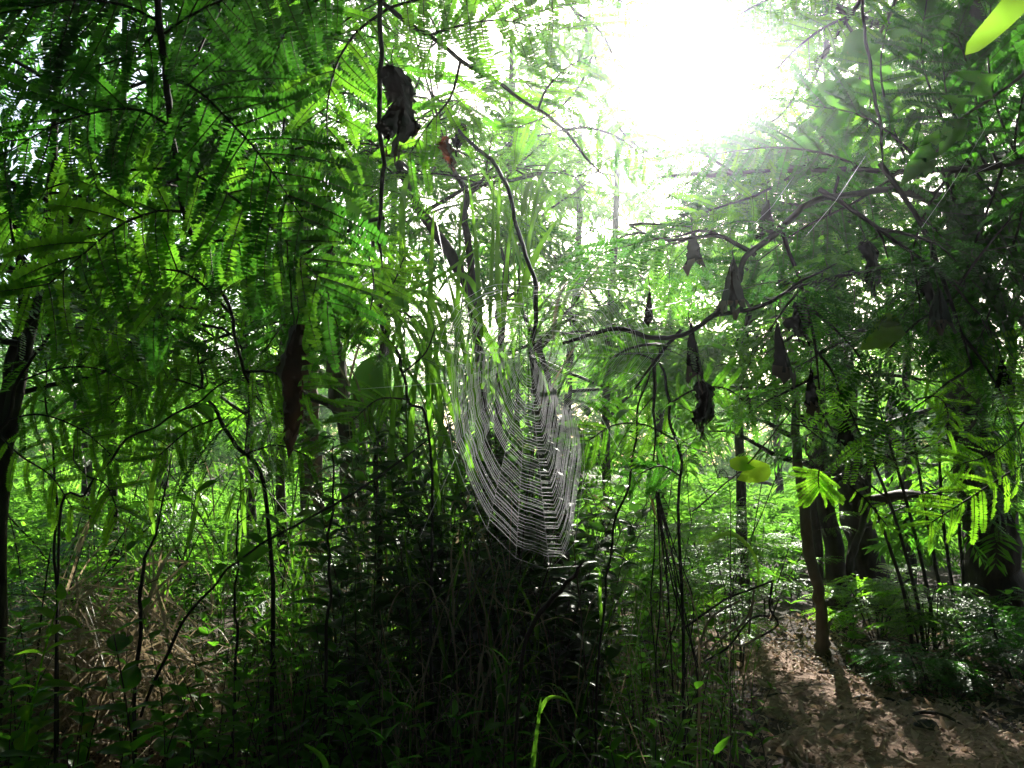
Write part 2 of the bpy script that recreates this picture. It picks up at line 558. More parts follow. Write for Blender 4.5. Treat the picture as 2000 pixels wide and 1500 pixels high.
xs = np.r_[-200, -120, -70, -40, -25, np.arange(-16, 16.1, 0.25), 25, 40, 70, 120, 200]
ys = np.r_[-200, -120, -60, -30, np.arange(-12, 26.1, 0.25), 32, 40, 60, 90, 140, 250]
mb = MB(); V, Q = grid(xs, ys); mb.add(V, Q)
tag(mb.build('ground', [M_SOIL]), kind='structure')

PATH_C = smooth_path([(1.7, -3, 1.3), (1.8, 0, 1.25), (1.95, 2.2, 1.1), (2.15, 3.6, 0.98), (2.12, 4.6, 0.70), (2.08, 5.5, 0.47), (1.95, 6.3, 0.36), (1.45, 7.2, 0.33), (0.5, 8.0, 0.33), (-0.9, 8.6, 0.33)], 90)


def on_path(x, y, grow=0.0):
    d = np.sqrt((np.atleast_1d(x)[:, None] - PATH_C[None, :, 0]) ** 2 + (np.atleast_1d(y)[:, None] - PATH_C[None, :, 1]) ** 2)
    return (d < PATH_C[None, :, 2] + grow).any(axis=1)


rows = []
tang = np.gradient(PATH_C[:, :2], axis=0); tang /= np.linalg.norm(tang, axis=1, keepdims=True)
for i in range(len(PATH_C)):
    x, y, hw = PATH_C[i]
    s = np.array([tang[i][1], -tang[i][0]])
    wl = hw * (1 + 0.14 * math.sin(i * 0.9) + 0.08 * RNG.normal())
    wr = hw * (1 + 0.14 * math.sin(i * 0.7 + 2) + 0.08 * RNG.normal())
    for k in range(11):
        u = -wl + (wl + wr) * k / 10
        px_, py_ = x + s[0] * u, y + s[1] * u
        edge = min(k, 10 - k)
        rows.append([px_, py_, float(gz(px_, py_)) + 0.022 - (0.05 if edge == 0 else 0) + 0.006 * math.sin(9 * px_) * math.sin(7 * py_)])
idx = np.arange(len(rows)).reshape(-1, 11)
mb = MB()
mb.add(rows, np.stack([idx[:-1, :-1], idx[:-1, 1:], idx[1:, 1:], idx[1:, :-1]], axis=2).reshape(-1, 4))
tag(mb.build('path', [M_PATH]), kind='structure')


def mk_tree(name, label, cat, trunks, mat=M_BARK, sides=10, base=None, ridges=0, rough=0.05, group=None, part='trunk'):
    """trunks: list of [(px, py, depth, radius px), ...] from the ground up; each is a part of one tree"""
    first = P(*trunks[0][0][:3])
    b = base if base is not None else np.array([first[0], first[1], float(gz(first[0], first[1]))])
    t = thing(name, label, cat, b, group)
    paths = []
    for k, tr in enumerate(trunks):
        pts = np.array([P(a, c, d) for a, c, d, r in tr])
        rr = np.array([r * d / F for a, c, d, r in tr])
        full = smooth_path(np.c_[pts, rr], max(8, 5 * len(tr)))
        wob = RNG.normal(size=(len(full), 3)) * full[:, 3:4] * 0.12
        mb = MB()
        tube(mb, full[:, :3] + wob - b, np.maximum(full[:, 3], 0.001), sides, 0, rough, ridges=ridges)
        mb.build(part if k == 0 else 'branch', [mat], t)
        paths.append(full)
    return t, paths, b


def ground_py(px, d):
    """photo row at which the floor lies at this depth"""
    lo, hi = 600.0, 4000.0
    for _ in range(40):
        m_ = (lo + hi) / 2
        p = P(px, m_, d)
        if p[2] > gz(p[0], p[1]): lo = m_
        else: hi = m_
    return hi


def limb_path(start, dirv, length, droop=0.12, n=7, wob=0.08):
    d = unit(dirv); p = np.array(start, float); pts = [p]
    for i in range(n - 1):
        d = unit(d + RNG.normal(size=3) * wob + np.array([0, 0, -droop * (i / n)]))
        p = p + d * length / (n - 1)
        pts.append(p)
    return np.array(pts)


def leaf_on(parent, base, meshes, p, dirv, size, up=None):
    up = np.array([0, 0, 1.0]) if up is None else up
    R = basis(dirv, unit(up + RNG.normal(size=3) * 0.28))
    return link('leaf', meshes[RNG.integers(len(meshes))], parent, TM(p - base, R, size))


def dress(t, base, limbs, nleaf, size, kind=M_LEAF, lod=1, twig_len=0.45, up=None, ok=None, spread=1.0, mat2=None, p2=0.0, every=0.3):
    """twigs and feathery leaves on limbs (arrays of points with radius); lod 1: each leaf an object, 2: one joined crown"""
    twb = MB(); spots = []
    segs = [np.linalg.norm(np.diff(l[:, :3], axis=0), axis=1).sum() for l in limbs]
    tot = sum(segs)
    for l, sl in zip(limbs, segs):
        k = max(2, int(round(sl / every)))
        for j in range(k):
            u = (0.25 + 0.75 * (j + RNG.random()) / k)
            i = min(int(u * (len(l) - 1)), len(l) - 2)
            p = l[i, :3] + (l[i + 1, :3] - l[i, :3]) * (u * (len(l) - 1) - i)
            tdir = unit(l[i + 1, :3] - l[i, :3])
            side = unit(np.cross(tdir, [0, 0, 1.0]) + 1e-3) * (1 if j % 2 else -1)
            d = unit(tdir * 0.6 + side * (0.5 + 0.6 * RNG.random()) + RNG.normal(size=3) * 0.3 * spread)
            tw = limb_path(p, d, twig_len * (0.6 + 0.8 * RNG.random()), 0.25, 5, 0.12)
            if bool(bad_spot(tw[-1])[0]):
                continue
            tube(twb, tw - base, np.linspace(0.006, 0.002, 5), 4, 0, cap=False)
            spots.append(tw)
    if not spots:
        return
    made = 0; mats_ = []
    per = max(1, int(round(nleaf / len(spots))))
    for tw in spots:
        for q in range(per):
            u = 0.15 + 0.85 * (q + RNG.random() * 0.8) / per
            i = min(int(u * 4), 3)
            p = tw[i] + (tw[i + 1] - tw[i]) * (u * 4 - i)
            tdir = unit(tw[i + 1] - tw[i])
            side = unit(np.cross(tdir, [0, 0, 1.0]) + 1e-3) * (1 if q % 2 else -1)
            d = unit(tdir * (0.35 + 0.5 * RNG.random()) + side * (0.6 + 0.5 * RNG.random()) + np.array([0, 0, -0.15]) + RNG.normal(size=3) * 0.22)
            s = size * (0.7 + 0.6 * RNG.random())
            mid = p + d * s * 0.6
            if bool(bad_spot(mid)[0]) or bool(bad_spot(p)[0]) or (ok is not None and not ok(mid)):
                continue
            if lod == 1:
                mm = mat2 if (mat2 is not None and RNG.random() < p2) else kind
                leaf_on(t, base, LEAF1[mm.name], p, d, s, up)
            else:
                mats_.append(mat4(p - base, basis(d, unit(np.array([0, 0, 1.0]) + RNG.normal(size=3) * 0.4)), s))
            made += 1
    twb.build('twigs', [M_TWIG], t)['kind'] = 'stuff'
    if mats_:
        mb = MB()
        mats_ = np.array(mats_)
        for k, (V, Q) in enumerate(LOD):
            if len(mats_[k::3]): batch(mb, V, Q, mats_[k::3])
        o = mb.build('crown', [kind], t, smooth=False)
        o['kind'] = 'stuff'


def pxlimb(pts, n=12):
    """limb given as (px, py, depth, radius px)"""
    a = np.array([np.r_[P(x, y, d), r * d / F] for x, y, d, r in pts])
    return smooth_path(a, n)


def add_limbs(t, base, limbs, mat=M_TWIG, sides=7):
    for l in limbs:
        mb = MB()
        tube(mb, l[:, :3] + RNG.normal(size=(len(l), 3)) * l[:, 3:4] * 0.2 - base, l[:, 3], sides, 0, 0.06)
        mb.build('branch', [mat], t)


def auto_limbs(path, n, length, t0=0.4, lift=0.5, r0=0.5, az=None):
    out = []
    for k in range(n):
        u = t0 + (0.98 - t0) * (k + RNG.random()) / n
        i = min(int(u * (len(path) - 1)), len(path) - 1)
        a = (RNG.random() * 2 * math.pi) if az is None else az + RNG.normal() * 0.9
        d = np.array([math.cos(a), math.sin(a), lift * (0.3 + RNG.random())])
        l = limb_path(path[i, :3], d, length * (0.7 + 0.5 * RNG.random()) * (1.2 - 0.4 * u), 0.18, 9, 0.12)
        r = max(path[i, 3] * r0, 0.008)
        out.append(np.c_[l, np.linspace(r, 0.004, len(l))])
    return out


def feathery_tree(label, trunks, nleaf, size, n_limbs=8, limb_len=1.6, kind=M_LEAF, lod=2, t0=0.35, mat=M_BARK, extra=None, name='feathery_tree', sides=10, lift=0.5, cat='tree', mat2=None, p2=0.0, ridges=0, twig=0.45, every=0.3, az=None):
    t, paths, b = mk_tree(name, label, cat, trunks, mat, sides, ridges=ridges)
    limbs = auto_limbs(paths[0], n_limbs, limb_len, t0, lift, az=az)
    for p in paths[1:]:
        limbs += auto_limbs(p, max(2, n_limbs // 3), limb_len * 0.7, 0.3, lift)
    if extra:
        limbs += [pxlimb(e) for e in extra]
    add_limbs(t, b, limbs)
    dress(t, b, limbs, nleaf, size, kind, lod, mat2=mat2, p2=p2, twig_len=twig, every=every)
    return t


# ------------------------------------------------------------------ trees one can tell apart
def T(px, d, r, top, bend=()):
    """trunk from the floor at depth d: [(px, py, d, r)...] up through bend to top"""
    return [(px, ground_py(px, d) + 4, d, r * 1.25)] + list(bend) + [top]


# the big dark trunk at the right edge and the limbs it throws to the left
big, bp, bb = mk_tree('big_tree', 'thick dark tree trunk leaning in at the right edge beside the path', 'tree',
                      [[(1962, ground_py(1962, 6.3) + 6, 6.3, 58), (1950, 1180, 6.3, 51), (1928, 1040, 6.3, 46), (1905, 900, 6.3, 40), (1882, 760, 6.3, 36), (1875, 560, 6.2, 30), (1890, 300, 6.1, 30), (1900, 0, 6.0, 22), (1905, -300, 6.0, 12)]],
                      M_BARK, 28, ridges=11, rough=0.03)
bl = [pxlimb(p) for p in (
    [(1885, 640, 6.2, 13), (1800, 500, 5.4, 11), (1640, 420, 4.8, 8), (1480, 400, 4.5, 5), (1330, 420, 4.3, 3)],
    [(1890, 420, 6.1, 14), (1760, 370, 5.2, 12), (1600, 330, 4.6, 8), (1440, 335, 4.4, 5), (1300, 345, 4.3, 3)],
    [(1895, 250, 6.1, 12), (1800, 250, 5.2, 10), (1690, 260, 4.8, 7), (1560, 290, 4.5, 4), (1520, 300, 4.5, 3)],
    [(1890, 320, 6.1, 12), (1960, 300, 5.0, 10), (2020, 330, 4.0, 9), (2150, 330, 3.5, 8)],
    [(1900, 100, 6.0, 12), (1760, 60, 5.2, 9), (1650, 20, 4.8, 6), (1560, -60, 4.6, 4)],
    [(1890, 560, 6.2, 12), (1940, 560, 5.2, 10), (1990, 620, 4.5, 8), (2060, 700, 4.0, 5)],
    [(1885, 700, 6.2, 12), (1790, 640, 5.5, 9), (1700, 640, 5.0, 6), (1600, 690, 4.7, 4)],
    [(1900, 160, 6.0, 12), (1990, 100, 5.0, 9), (2080, 40, 4.4, 6)],
)]
add_limbs(big, bb, bl)
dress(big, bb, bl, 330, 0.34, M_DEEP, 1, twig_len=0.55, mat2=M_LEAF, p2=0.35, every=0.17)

# trees behind the path
feathery_tree('dark straight trunk forking low, left of the thick mid-distance trunk behind the path',
              [[(1642, ground_py(1642, 7.2) + 4, 7.2, 26), (1635, 1120, 7.2, 19), (1612, 980, 7.2, 16), (1600, 860, 7.2, 14), (1590, 640, 7.2, 11), (1560, 420, 7.2, 6)],
               [(1648, 1175, 7.2, 12), (1662, 1090, 7.25, 8), (1690, 1000, 7.3, 6), (1700, 880, 7.3, 5), (1720, 700, 7.3, 3)]], 60, 0.38, 6, 1.4, M_LEAF, every=0.2)
feathery_tree('thick dark trunk standing mid-distance behind the fern bank',
              [T(1705, 7.6, 33, (1620, 380, 7.6, 12), [(1692, 1100, 7.6, 30), (1670, 980, 7.6, 28), (1652, 860, 7.6, 25), (1640, 640, 7.6, 20)])], 80, 0.4, 7, 1.6, M_LEAF, sides=14, every=0.2)
feathery_tree('slim dim trunk far behind the fern bank, between the thick trunk and the thin stems',
              [T(1748, 11.5, 13, (1735, 480, 11.5, 6), [(1742, 960, 11.5, 11)])], 260, 0.42, 8, 1.7, M_FAR, every=0.2)
feathery_tree('far slim trunk just left of the pale sapling beyond the path bend',
              [T(1530, 12.5, 10, (1500, 520, 12.5, 4), [(1525, 1000, 12.5, 8)])], 110, 0.42, 6, 1.7, M_FAR, every=0.2)
feathery_tree('pale slender sapling trunk curving up at the bend of the path',
              [[(1607, ground_py(1607, 6.2) + 3, 6.2, 16), (1606, 1230, 6.2, 12), (1598, 1150, 6.2, 11), (1580, 1080, 6.2, 11), (1570, 980, 6.2, 10), (1556, 870, 6.2, 9), (1550, 720, 6.2, 7), (1520, 560, 6.1, 4)]],
              36, 0.32, 5, 1.1, M_LEAF, lod=1, mat=M_PALEBARK, t0=0.55, sides=12)
th, paths, b = mk_tree('thin_stemmed_shrub', 'tall shrub of many thin dark stems fanning up right of the fern bank', 'shrub',
                       [[(1850 + (k - 3) * 22, ground_py(1850, 5.9) + 2, 5.9 + 0.05 * k, 4), (1835 + (k - 3) * 24, 1150, 5.9 + 0.07 * k, 3.6), (1805 + (k - 3) * 34, 980, 5.9 + 0.1 * k, 3), (1775 + (k - 3) * 58, 800, 5.9 + 0.15 * (k - 3), 2)] for k in range(7)], M_TWIG, 7, part='stem')
lim = []
for p in paths:
    lim += auto_limbs(p, 3, 0.6, 0.7, 0.6)
add_limbs(th, b, lim, sides=4)
dress(th, b, lim, 80, 0.26, M_LEAF, 1, twig_len=0.3, every=0.25)

# left side trunks
tw_, paths, b = mk_tree('twin_stem_tree', 'pair of slim dark trunks leaning side by side at the left edge', 'tree',
                        [[(-22, ground_py(-22, 3.2), 3.2, 20), (0, 980, 3.2, 17), (18, 840, 3.2, 15), (45, 700, 3.2, 14), (72, 590, 3.2, 12), (95, 430, 3.2, 9), (110, 200, 3.1, 6), (140, -60, 3.0, 4)],
                         [(-55, ground_py(-55, 3.3), 3.3, 16), (-12, 980, 3.3, 13), (2, 840, 3.3, 11), (22, 700, 3.3, 10), (45, 600, 3.3, 9), (30, 440, 3.4, 7), (-10, 250, 3.5, 5)]], M_BARK, 14, ridges=7)
lim = auto_limbs(paths[0], 9, 1.3, 0.45, 0.4) + auto_limbs(paths[1], 6, 1.2, 0.4, 0.4)
add_limbs(tw_, b, lim)
dress(tw_, b, lim, 110, 0.36, M_LEAF, 1, twig_len=0.5, mat2=M_DEEP, p2=0.4)

feathery_tree('narrow brown trunk in the left middle distance under arching fronds',
              [T(490, 8.2, 9, (470, 330, 8.2, 4), [(488, 860, 8.2, 8), (482, 700, 8.2, 7)])], 110, 0.4, 7, 1.6, M_LEAF, every=0.2)
feathery_tree('slim distant trunk behind the fronds near the left edge',
              [T(170, 9.2, 10, (160, 360, 9.2, 5), [(168, 780, 9.2, 8)])], 300, 0.42, 9, 2.0, M_FAR, every=0.2)
feathery_tree('far dim trunk left of centre behind the tall grass',
              [T(320, 11.5, 11, (330, 330, 11.5, 5), [(318, 780, 11.5, 9)])], 300, 0.45, 9, 2.1, M_FAR, every=0.2)
feathery_tree('rough flaking trunk just behind the long shredded dead leaf',
              [T(612, 6.6, 24, (590, 250, 6.6, 9), [(606, 900, 6.6, 21), (600, 740, 6.6, 18), (596, 560, 6.6, 14)])], 30, 0.34, 5, 1.4, M_LEAF, lod=1, mat=M_FLAKY, sides=14, ridges=8, mat2=M_YOUNG, p2=0.15)
feathery_tree('leaning grey trunk with peeling bark left of the cane clump',
              [T(700, 6.2, 30, (640, 380, 6.2, 8), [(685, 880, 6.2, 24), (668, 790, 6.2, 21), (652, 690, 6.2, 19), (645, 560, 6.2, 14)])], 24, 0.34, 5, 1.4, M_LEAF, lod=1, mat=M_FLAKY, sides=14, ridges=8)

# crooked tree left of the sun with its forks
ct, paths, b = mk_tree('crooked_tree', 'crooked grey tree arching left behind the upright canes', 'tree',
                       [[(960, ground_py(960, 5.0), 5.0, 12), (950, 900, 5.0, 10.1), (925, 620, 5.0, 9.4), (890, 515, 5.0, 10.8), (858, 465, 5.0, 10.1), (815, 400, 5.0, 9.4), (785, 335, 5.0, 7.9), (755, 296, 5.0, 6.5), (705, 302, 4.9, 5.0), (672, 345, 4.8, 2.9)],
                        [(925, 620, 5.0, 8.6), (918, 500, 5.05, 7.2), (907, 430, 5.05, 6.5), (911, 380, 5.05, 6.5), (885, 330, 5.1, 4.3), (868, 300, 5.1, 2.9), (850, 210, 5.1, 2.2), (830, 100, 5.1, 1.4)],
                        [(911, 382, 5.05, 5.8), (945, 360, 5.0, 4.3), (1000, 352, 4.9, 3.6), (1060, 340, 4.8, 2.2)],
                        [(770, 315, 5.0, 5.0), (790, 240, 5.1, 3.6), (820, 150, 5.2, 2.2), (860, 40, 5.2, 1.4)]], M_BARK, 12)
lim = auto_limbs(paths[0], 7, 1.0, 0.5, 0.5) + auto_limbs(paths[1], 7, 0.9, 0.4, 0.6) + auto_limbs(paths[2], 4, 0.7, 0.3) + auto_limbs(paths[3], 6, 1.0, 0.2)
add_limbs(ct, b, lim, sides=5)
dress(ct, b, lim, 110, 0.30, M_LEAF, 1, twig_len=0.4, mat2=M_YOUNG, p2=0.3)

# the brown trunk behind the web
feathery_tree('brown tree trunk directly behind the spider web', [T(1092, 4.6, 28, (1040, 640, 4.6, 9), [(1082, 1000, 4.6, 26), (1068, 820, 4.6, 25), (1054, 730, 4.6, 18)])],
              12, 0.26, 3, 0.6, M_LEAF, lod=1, t0=0.85, mat=M_BARK, sides=14, ridges=9, lift=1.0)

# hazy canopy trees between camera and sun
for lab, px, d, top, n, ln, kd in (
        ('hazy feathery tree straight above the canes, left of the sun', 985, 7.5, 60, 85, 1.5, M_LEAF),
        ('pale hazy tree just left of the sun gap', 1120, 9.5, 170, 380, 1.6, M_FAR),
        ('small hazy tree directly beneath the sun gap', 1300, 10.5, 480, 260, 1.6, M_FAR),
        ('hazy tree below right of the sun gap, over the hanging dead leaves', 1455, 8.2, 360, 170, 1.5, M_LEAF),
        ('leafy tree high at the upper left behind the hanging branch', 560, 6.8, -60, 480, 1.9, M_DEEP),
        ('tall leafy tree at the top left corner behind the hanging branch', 230, 6.5, -150, 620, 2.0, M_DEEP),
        ('leafy tree left of the upright vine with broad hanging leaf', 760, 8.5, 0, 120, 1.8, M_LEAF),
        ('tree topping the upper right corner behind the big trunk', 1780, 9.0, -100, 360, 2.0, M_DEEP),
        ('tree arching over the sun gap from its right', 1600, 7.6, -160, 420, 1.9, M_LEAF),
        ('tree filling the right edge beyond the big trunk', 1985, 8.0, -60, 360, 2.0, M_DEEP),
        ('slender hazy tree touching the left rim of the sun gap', 1195, 8.4, -60, 280, 1.5, M_FAR)):
    feathery_tree(lab, [T(px, d, 9, (px + 15, top, d, 4), [(px - 12, 800, d, 8), (px + 10, (800 + top) / 2, d, 6)])], n, 0.38, 11, ln, kd, t0=(0.5 if kd is M_DEEP else 0.22 if kd is M_FAR else 0.42), every=0.19)

# ------------------------------------------------------------------ the wood beyond and around
def clump_leaves(centres, per, rad, size, jit=0.5):
    Ms = []
    for c, r in zip(centres, rad):
        k = int(per * (0.7 + 0.6 * RNG.random()))
        u = RNG.normal(size=(k, 3)); u /= np.linalg.norm(u, axis=1, keepdims=True)
        rr = r * RNG.random(k) ** 0.45
        pts = np.array(c) + u * rr[:, None] * np.array([1, 1, 0.62])
        bad = bad_spot(pts) | (pts[:, 2] < 0.05)
        for p, v, b_ in zip(pts, u, bad):
            if b_: continue
            d = unit(v * np.array([1, 1, 0.3]) + RNG.normal(size=3) * jit)
            Ms.append(mat4(p, basis(d, unit(np.array([0, 0, 1.0]) + RNG.normal(size=3) * 0.45)), size * (0.7 + 0.6 * RNG.random())))
    return np.array(Ms)


def far_mass(name, label, cat, centres, per, rad, size, mat):
    Ms = clump_leaves(centres, per, rad, size)
    mb = MB()
    for k, (V, Q) in enumerate(LOD):
        if len(Ms[k::3]): batch(mb, V, Q, Ms[k::3])
    return tag(mb.build(name, [mat], smooth=False), label, cat, kind='stuff')


cs = []; rs = []
for k in range(240):                        # the wood that closes the view
    d = 23 + 16 * RNG.random()
    px = -350 + 2700 * (k + RNG.random()) / 240
    hmax = 5.6 + 1.2 * math.sin(px * 0.006 + 1) + 0.8 * RNG.normal()
    p = P(px, 900, d)
    cs.append([p[0], p[1], max(0.5, hmax * RNG.random())]); rs.append(1.4 + 1.2 * RNG.random())
far_mass('far_wood', 'mass of bright feathery foliage closing off the view between the trunks', 'foliage', cs, 75, rs, 0.7, M_FAR)
cs = []; rs = []
for k in range(230):                        # sunlit low scrub before it
    d = 9 + 14 * RNG.random()
    px = -150 + 2300 * RNG.random()
    p = P(px, 900, d)
    if on_path(p[0], p[1], 0.4)[0]: continue
    cs.append([p[0], p[1], 0.25 + 0.5 * RNG.random()]); rs.append(0.5 + 0.5 * RNG.random())
far_mass('low_scrub', 'sunlit low green scrub covering the floor beyond the trunks', 'scrub', cs, 45, rs, 0.36, M_FAR)
cs = []; rs = []
for k in range(150):                        # the same wood goes on beside and behind the camera
    a = math.radians(48 + 264 * (k + RNG.random()) / 150)
    r = 4.5 + 6.5 * RNG.random()
    cs.append([math.sin(a) * r, math.cos(a) * r, 0.6 + 6.5 * RNG.random()]); rs.append(1.2 + 0.9 * RNG.random())
for k in range(70):                         # and overhead
    a = RNG.random() * 6.28; r = 6.0 * math.sqrt(RNG.random())
    c = np.array([math.sin(a) * r, math.cos(a) * r - 1.5, 5.2 + 2.0 * RNG.random()])
    x, y, d = project(c)
    if d[0] > 0 and y[0] > -450 and -300 < x[0] < 2300: continue
    cs.append(c); rs.append(1.3)
far_mass('surrounding_wood', 'leafy canopy of the wood overhead and beside the viewer', 'foliage', cs, 75, rs, 0.62, M_DEEP)

# ------------------------------------------------------------------ the hanging feathery branch in front, upper left
def stem_thing(name, label, cat, pts, mat=M_TWIG, sides=8, part='stem', n=None, rough=0.06, group=None):
    a = np.array([np.r_[P(x, y, d), r * d / F] for x, y, d, r in pts])
    full = smooth_path(a, n or max(10, 6 * len(pts)))
    u_ = np.linspace(0, 1, len(full)); ph_ = RNG.random(6) * 6.28
    amp = 0.004 * np.linalg.norm(full[-1, :3] - full[0, :3])
    full[:, 0] += amp * np.sin(u_ * 17 + ph_[0]) + amp * 0.6 * np.sin(u_ * 37 + ph_[1])
    full[:, 2] += amp * np.sin(u_ * 15 + ph_[2]) + amp * 0.6 * np.sin(u_ * 33 + ph_[3])
    full[:, 3] *= np.clip((1 - u_) * 9 + 0.25, 0, 1)
    b = full[0, :3].copy()
    t = thing(name, label, cat, b, group)
    mb = MB()
    tube(mb, full[:, :3] + RNG.normal(size=(len(full), 3)) * full[:, 3:4] * 0.15 - b, full[:, 3], sides, 0, rough)
    mb.build(part, [mat], t)
    return t, b


def hero_leaf(t, b, pts, npair, plen, mat=M_LEAF, tilt=(0, 0), r0=3.2, ratio=(1.0, 1.0), swp=(78, 42), hang=0.0):
    """near leaf: its rachis is a mesh, each pinna an object under it. pts: (px, py, depth)"""
    a = np.array([P(*q) for q in pts])
    full = smooth_path(a, 24)
    o = MB()
    tube(o, full - b, np.linspace(r0, 1.2, 24) * pts[0][2] / F, 5)
    lf = o.build('leaf', [M_TWIG], t)
    nrm0 = unit(-FWD + UPV * (0.35 + tilt[1]) + RGT * tilt[0])
    T_ = np.gradient(full, axis=0)
    npair = npair if npair < 8 else npair - 1
    for k in range(npair):
        u = 0.14 + 0.86 * k / max(1, npair - 1)
        for s in (-1, 1):
            i = u * 23 + RNG.normal() * 0.25
            i0 = int(np.clip(i, 0, 22)); f = np.clip(i - i0, 0, 1)
            p = full[i0] * (1 - f) + full[i0 + 1] * f
            x = unit(T_[i0]); n = unit(nrm0 + RNG.normal(size=3) * 0.16)
            y = np.cross(n, x)
            ang = math.radians(swp[0] + (swp[1] - swp[0]) * u + 5 * RNG.normal())
            d = unit(x * math.cos(ang) + s * y * math.sin(ang) + np.array([0, 0, -hang]) + RNG.normal(size=3) * 0.07)
            L_ = plen * ratio[0 if s > 0 else 1] * (0.72 + 0.42 * math.sin(math.pi * (0.12 + 0.72 * u))) * (1 + 0.08 * RNG.normal())
            if in_beam(p + d * L_ * 0.5)[0] and RNG.random() < 0.75:
                continue
            sh = PIN[mat.name]
            link('pinna', sh[RNG.integers(len(sh))], lf, TM(p - b, basis(d, unit(n + RNG.normal(size=3) * 0.25)), L_))
    return lf


hb, hbb = stem_thing('hanging_branch', 'dark stem hanging from the top left with large feathery leaves on both sides', 'branch',
                     [(292, -60, 1.62, 8), (312, 30, 1.6, 7), (326, 140, 1.6, 7), (334, 250, 1.6, 6.5), (345, 330, 1.6, 6), (360, 415, 1.6, 5), (388, 485, 1.6, 4.5), (418, 545, 1.6, 4), (448, 610, 1.62, 3.5), (462, 665, 1.63, 3), (478, 725, 1.64, 3), (518, 800, 1.66, 2)])
for pts, n, L_, m, kw in (
        ([(330, 245, 1.6), (275, 216, 1.57), (205, 216, 1.54), (110, 243, 1.5), (10, 300, 1.46)], 10, 0.15, M_DEEP, dict(hang=0.25)),
        ([(360, 413, 1.6), (305, 413, 1.57), (235, 440, 1.54), (170, 490, 1.5), (95, 555, 1.46)], 10, 0.155, M_LEAF, dict(hang=0.15)),
        ([(334, 150, 1.6), (392, 182, 1.56), (452, 240, 1.53), (515, 312, 1.5), (590, 425, 1.47)], 11, 0.165, M_DEEP, dict(hang=0.05)),
        ([(352, 328, 1.6), (420, 362, 1.57), (488, 410, 1.54), (545, 458, 1.52), (620, 540, 1.5)], 10, 0.15, M_LEAF, dict(hang=0.1)),
        ([(322, 65, 1.6), (365, 35, 1.56), (430, 2, 1.53), (510, -20, 1.5), (590, -20, 1.47)], 9, 0.16, M_DEEP, dict(hang=0.25)),
        ([(308, 40, 1.6), (240, 10, 1.55), (150, 0, 1.5), (40, 20, 1.45)], 10, 0.17, M_DEEP, dict(hang=0.3)),
        ([(388, 485, 1.6), (430, 470, 1.57), (500, 480, 1.55), (570, 520, 1.53), (640, 590, 1.51)], 9, 0.13, M_DEEP, dict(hang=0.2)),
        ([(448, 610, 1.62), (400, 560, 1.59), (350, 530, 1.57), (280, 530, 1.55), (200, 560, 1.53)], 9, 0.12, M_LEAF, dict(hang=0.3)),
        ([(312, 30, 1.6), (290, 80, 1.62), (220, 120, 1.65), (120, 140, 1.68), (0, 160, 1.7)], 10, 0.15, M_DEEP, dict(hang=0.3)),
        ([(345, 330, 1.6), (280, 330, 1.66), (190, 340, 1.7), (90, 370, 1.74), (0, 420, 1.78)], 9, 0.13, M_LEAF, dict(hang=0.2)),
        ([(478, 725, 1.64), (540, 730, 1.62), (600, 770, 1.62)], 6, 0.09, M_LEAF, dict(hang=0.25))):
    hero_leaf(hb, hbb, pts, n, L_, m, **kw)

ob, obb = stem_thing('arching_branch', 'thin dark branch arching in from the left edge under the feathery leaves', 'branch',
                     [(-40, 335, 1.8, 5), (30, 360, 1.78, 5), (75, 380, 1.78, 4.5), (140, 425, 1.77, 4), (210, 470, 1.76, 3), (300, 500, 1.75, 2)])
for pts, n, L_, m, kw in (
        ([(75, 380, 1.78), (130, 378, 1.75), (200, 400, 1.72), (290, 452, 1.7)], 8, 0.12, M_LEAF, dict(hang=0.0)),
        ([(30, 360, 1.78), (20, 430, 1.76), (40, 500, 1.74), (90, 570, 1.72)], 8, 0.12, M_LEAF, dict(hang=0.2)),
        ([(210, 470, 1.76), (240, 530, 1.74), (300, 590, 1.72), (340, 660, 1.7)], 8, 0.11, M_DEEP, dict(hang=0.2))):
    hero_leaf(ob, obb, pts, n, L_, m, **kw)

tb, tbb = stem_thing('overhead_branch', 'long straight branch slanting down from the top towards the sun', 'branch',
                     [(690, -40, 2.3, 5), (760, 15, 2.3, 5), (835, 70, 2.3, 4.6), (900, 118, 2.3, 4.4), (980, 165, 2.3, 4), (1050, 215, 2.3, 3.4), (1100, 255, 2.3, 3), (1145, 305, 2.3, 2.4), (1190, 350, 2.35, 1.5)])
for pts, n, L_, m, kw in (
        ([(760, 15, 2.3), (700, 60, 2.27), (660, 120, 2.24), (640, 200, 2.2), (640, 290, 2.18)], 10, 0.17, M_LEAF, dict(hang=0.1)),
        ([(835, 70, 2.3), (900, 50, 2.25), (980, 40, 2.2), (1060, 60, 2.15)], 9, 0.17, M_LEAF, dict(hang=0.1)),
        ([(760, 15, 2.3), (850, -10, 2.2), (960, -30, 2.1), (1080, -10, 2.0)], 9, 0.19, M_LEAF, dict(hang=0.2)),
        ([(900, 118, 2.3), (880, 190, 2.3), (840, 240, 2.3), (800, 300, 2.3)], 8, 0.13, M_LEAF, dict(hang=0.1)),
        ([(1050, 215, 2.3), (1070, 170, 2.35), (1110, 130, 2.4), (1150, 110, 2.45)], 8, 0.13, M_LEAF, dict(hang=0.1)),
        ([(690, -40, 2.3), (620, 0, 2.3), (560, 60, 2.3), (530, 130, 2.3)], 9, 0.17, M_DEEP, dict(hang=0.2)),
        ([(1100, 255, 2.3), (1150, 250, 2.35), (1210, 270, 2.4), (1260, 310, 2.45)], 7, 0.10, M_LEAF, dict(hang=0.1))):
    hero_leaf(tb, tbb, pts, n, L_, m, **kw)

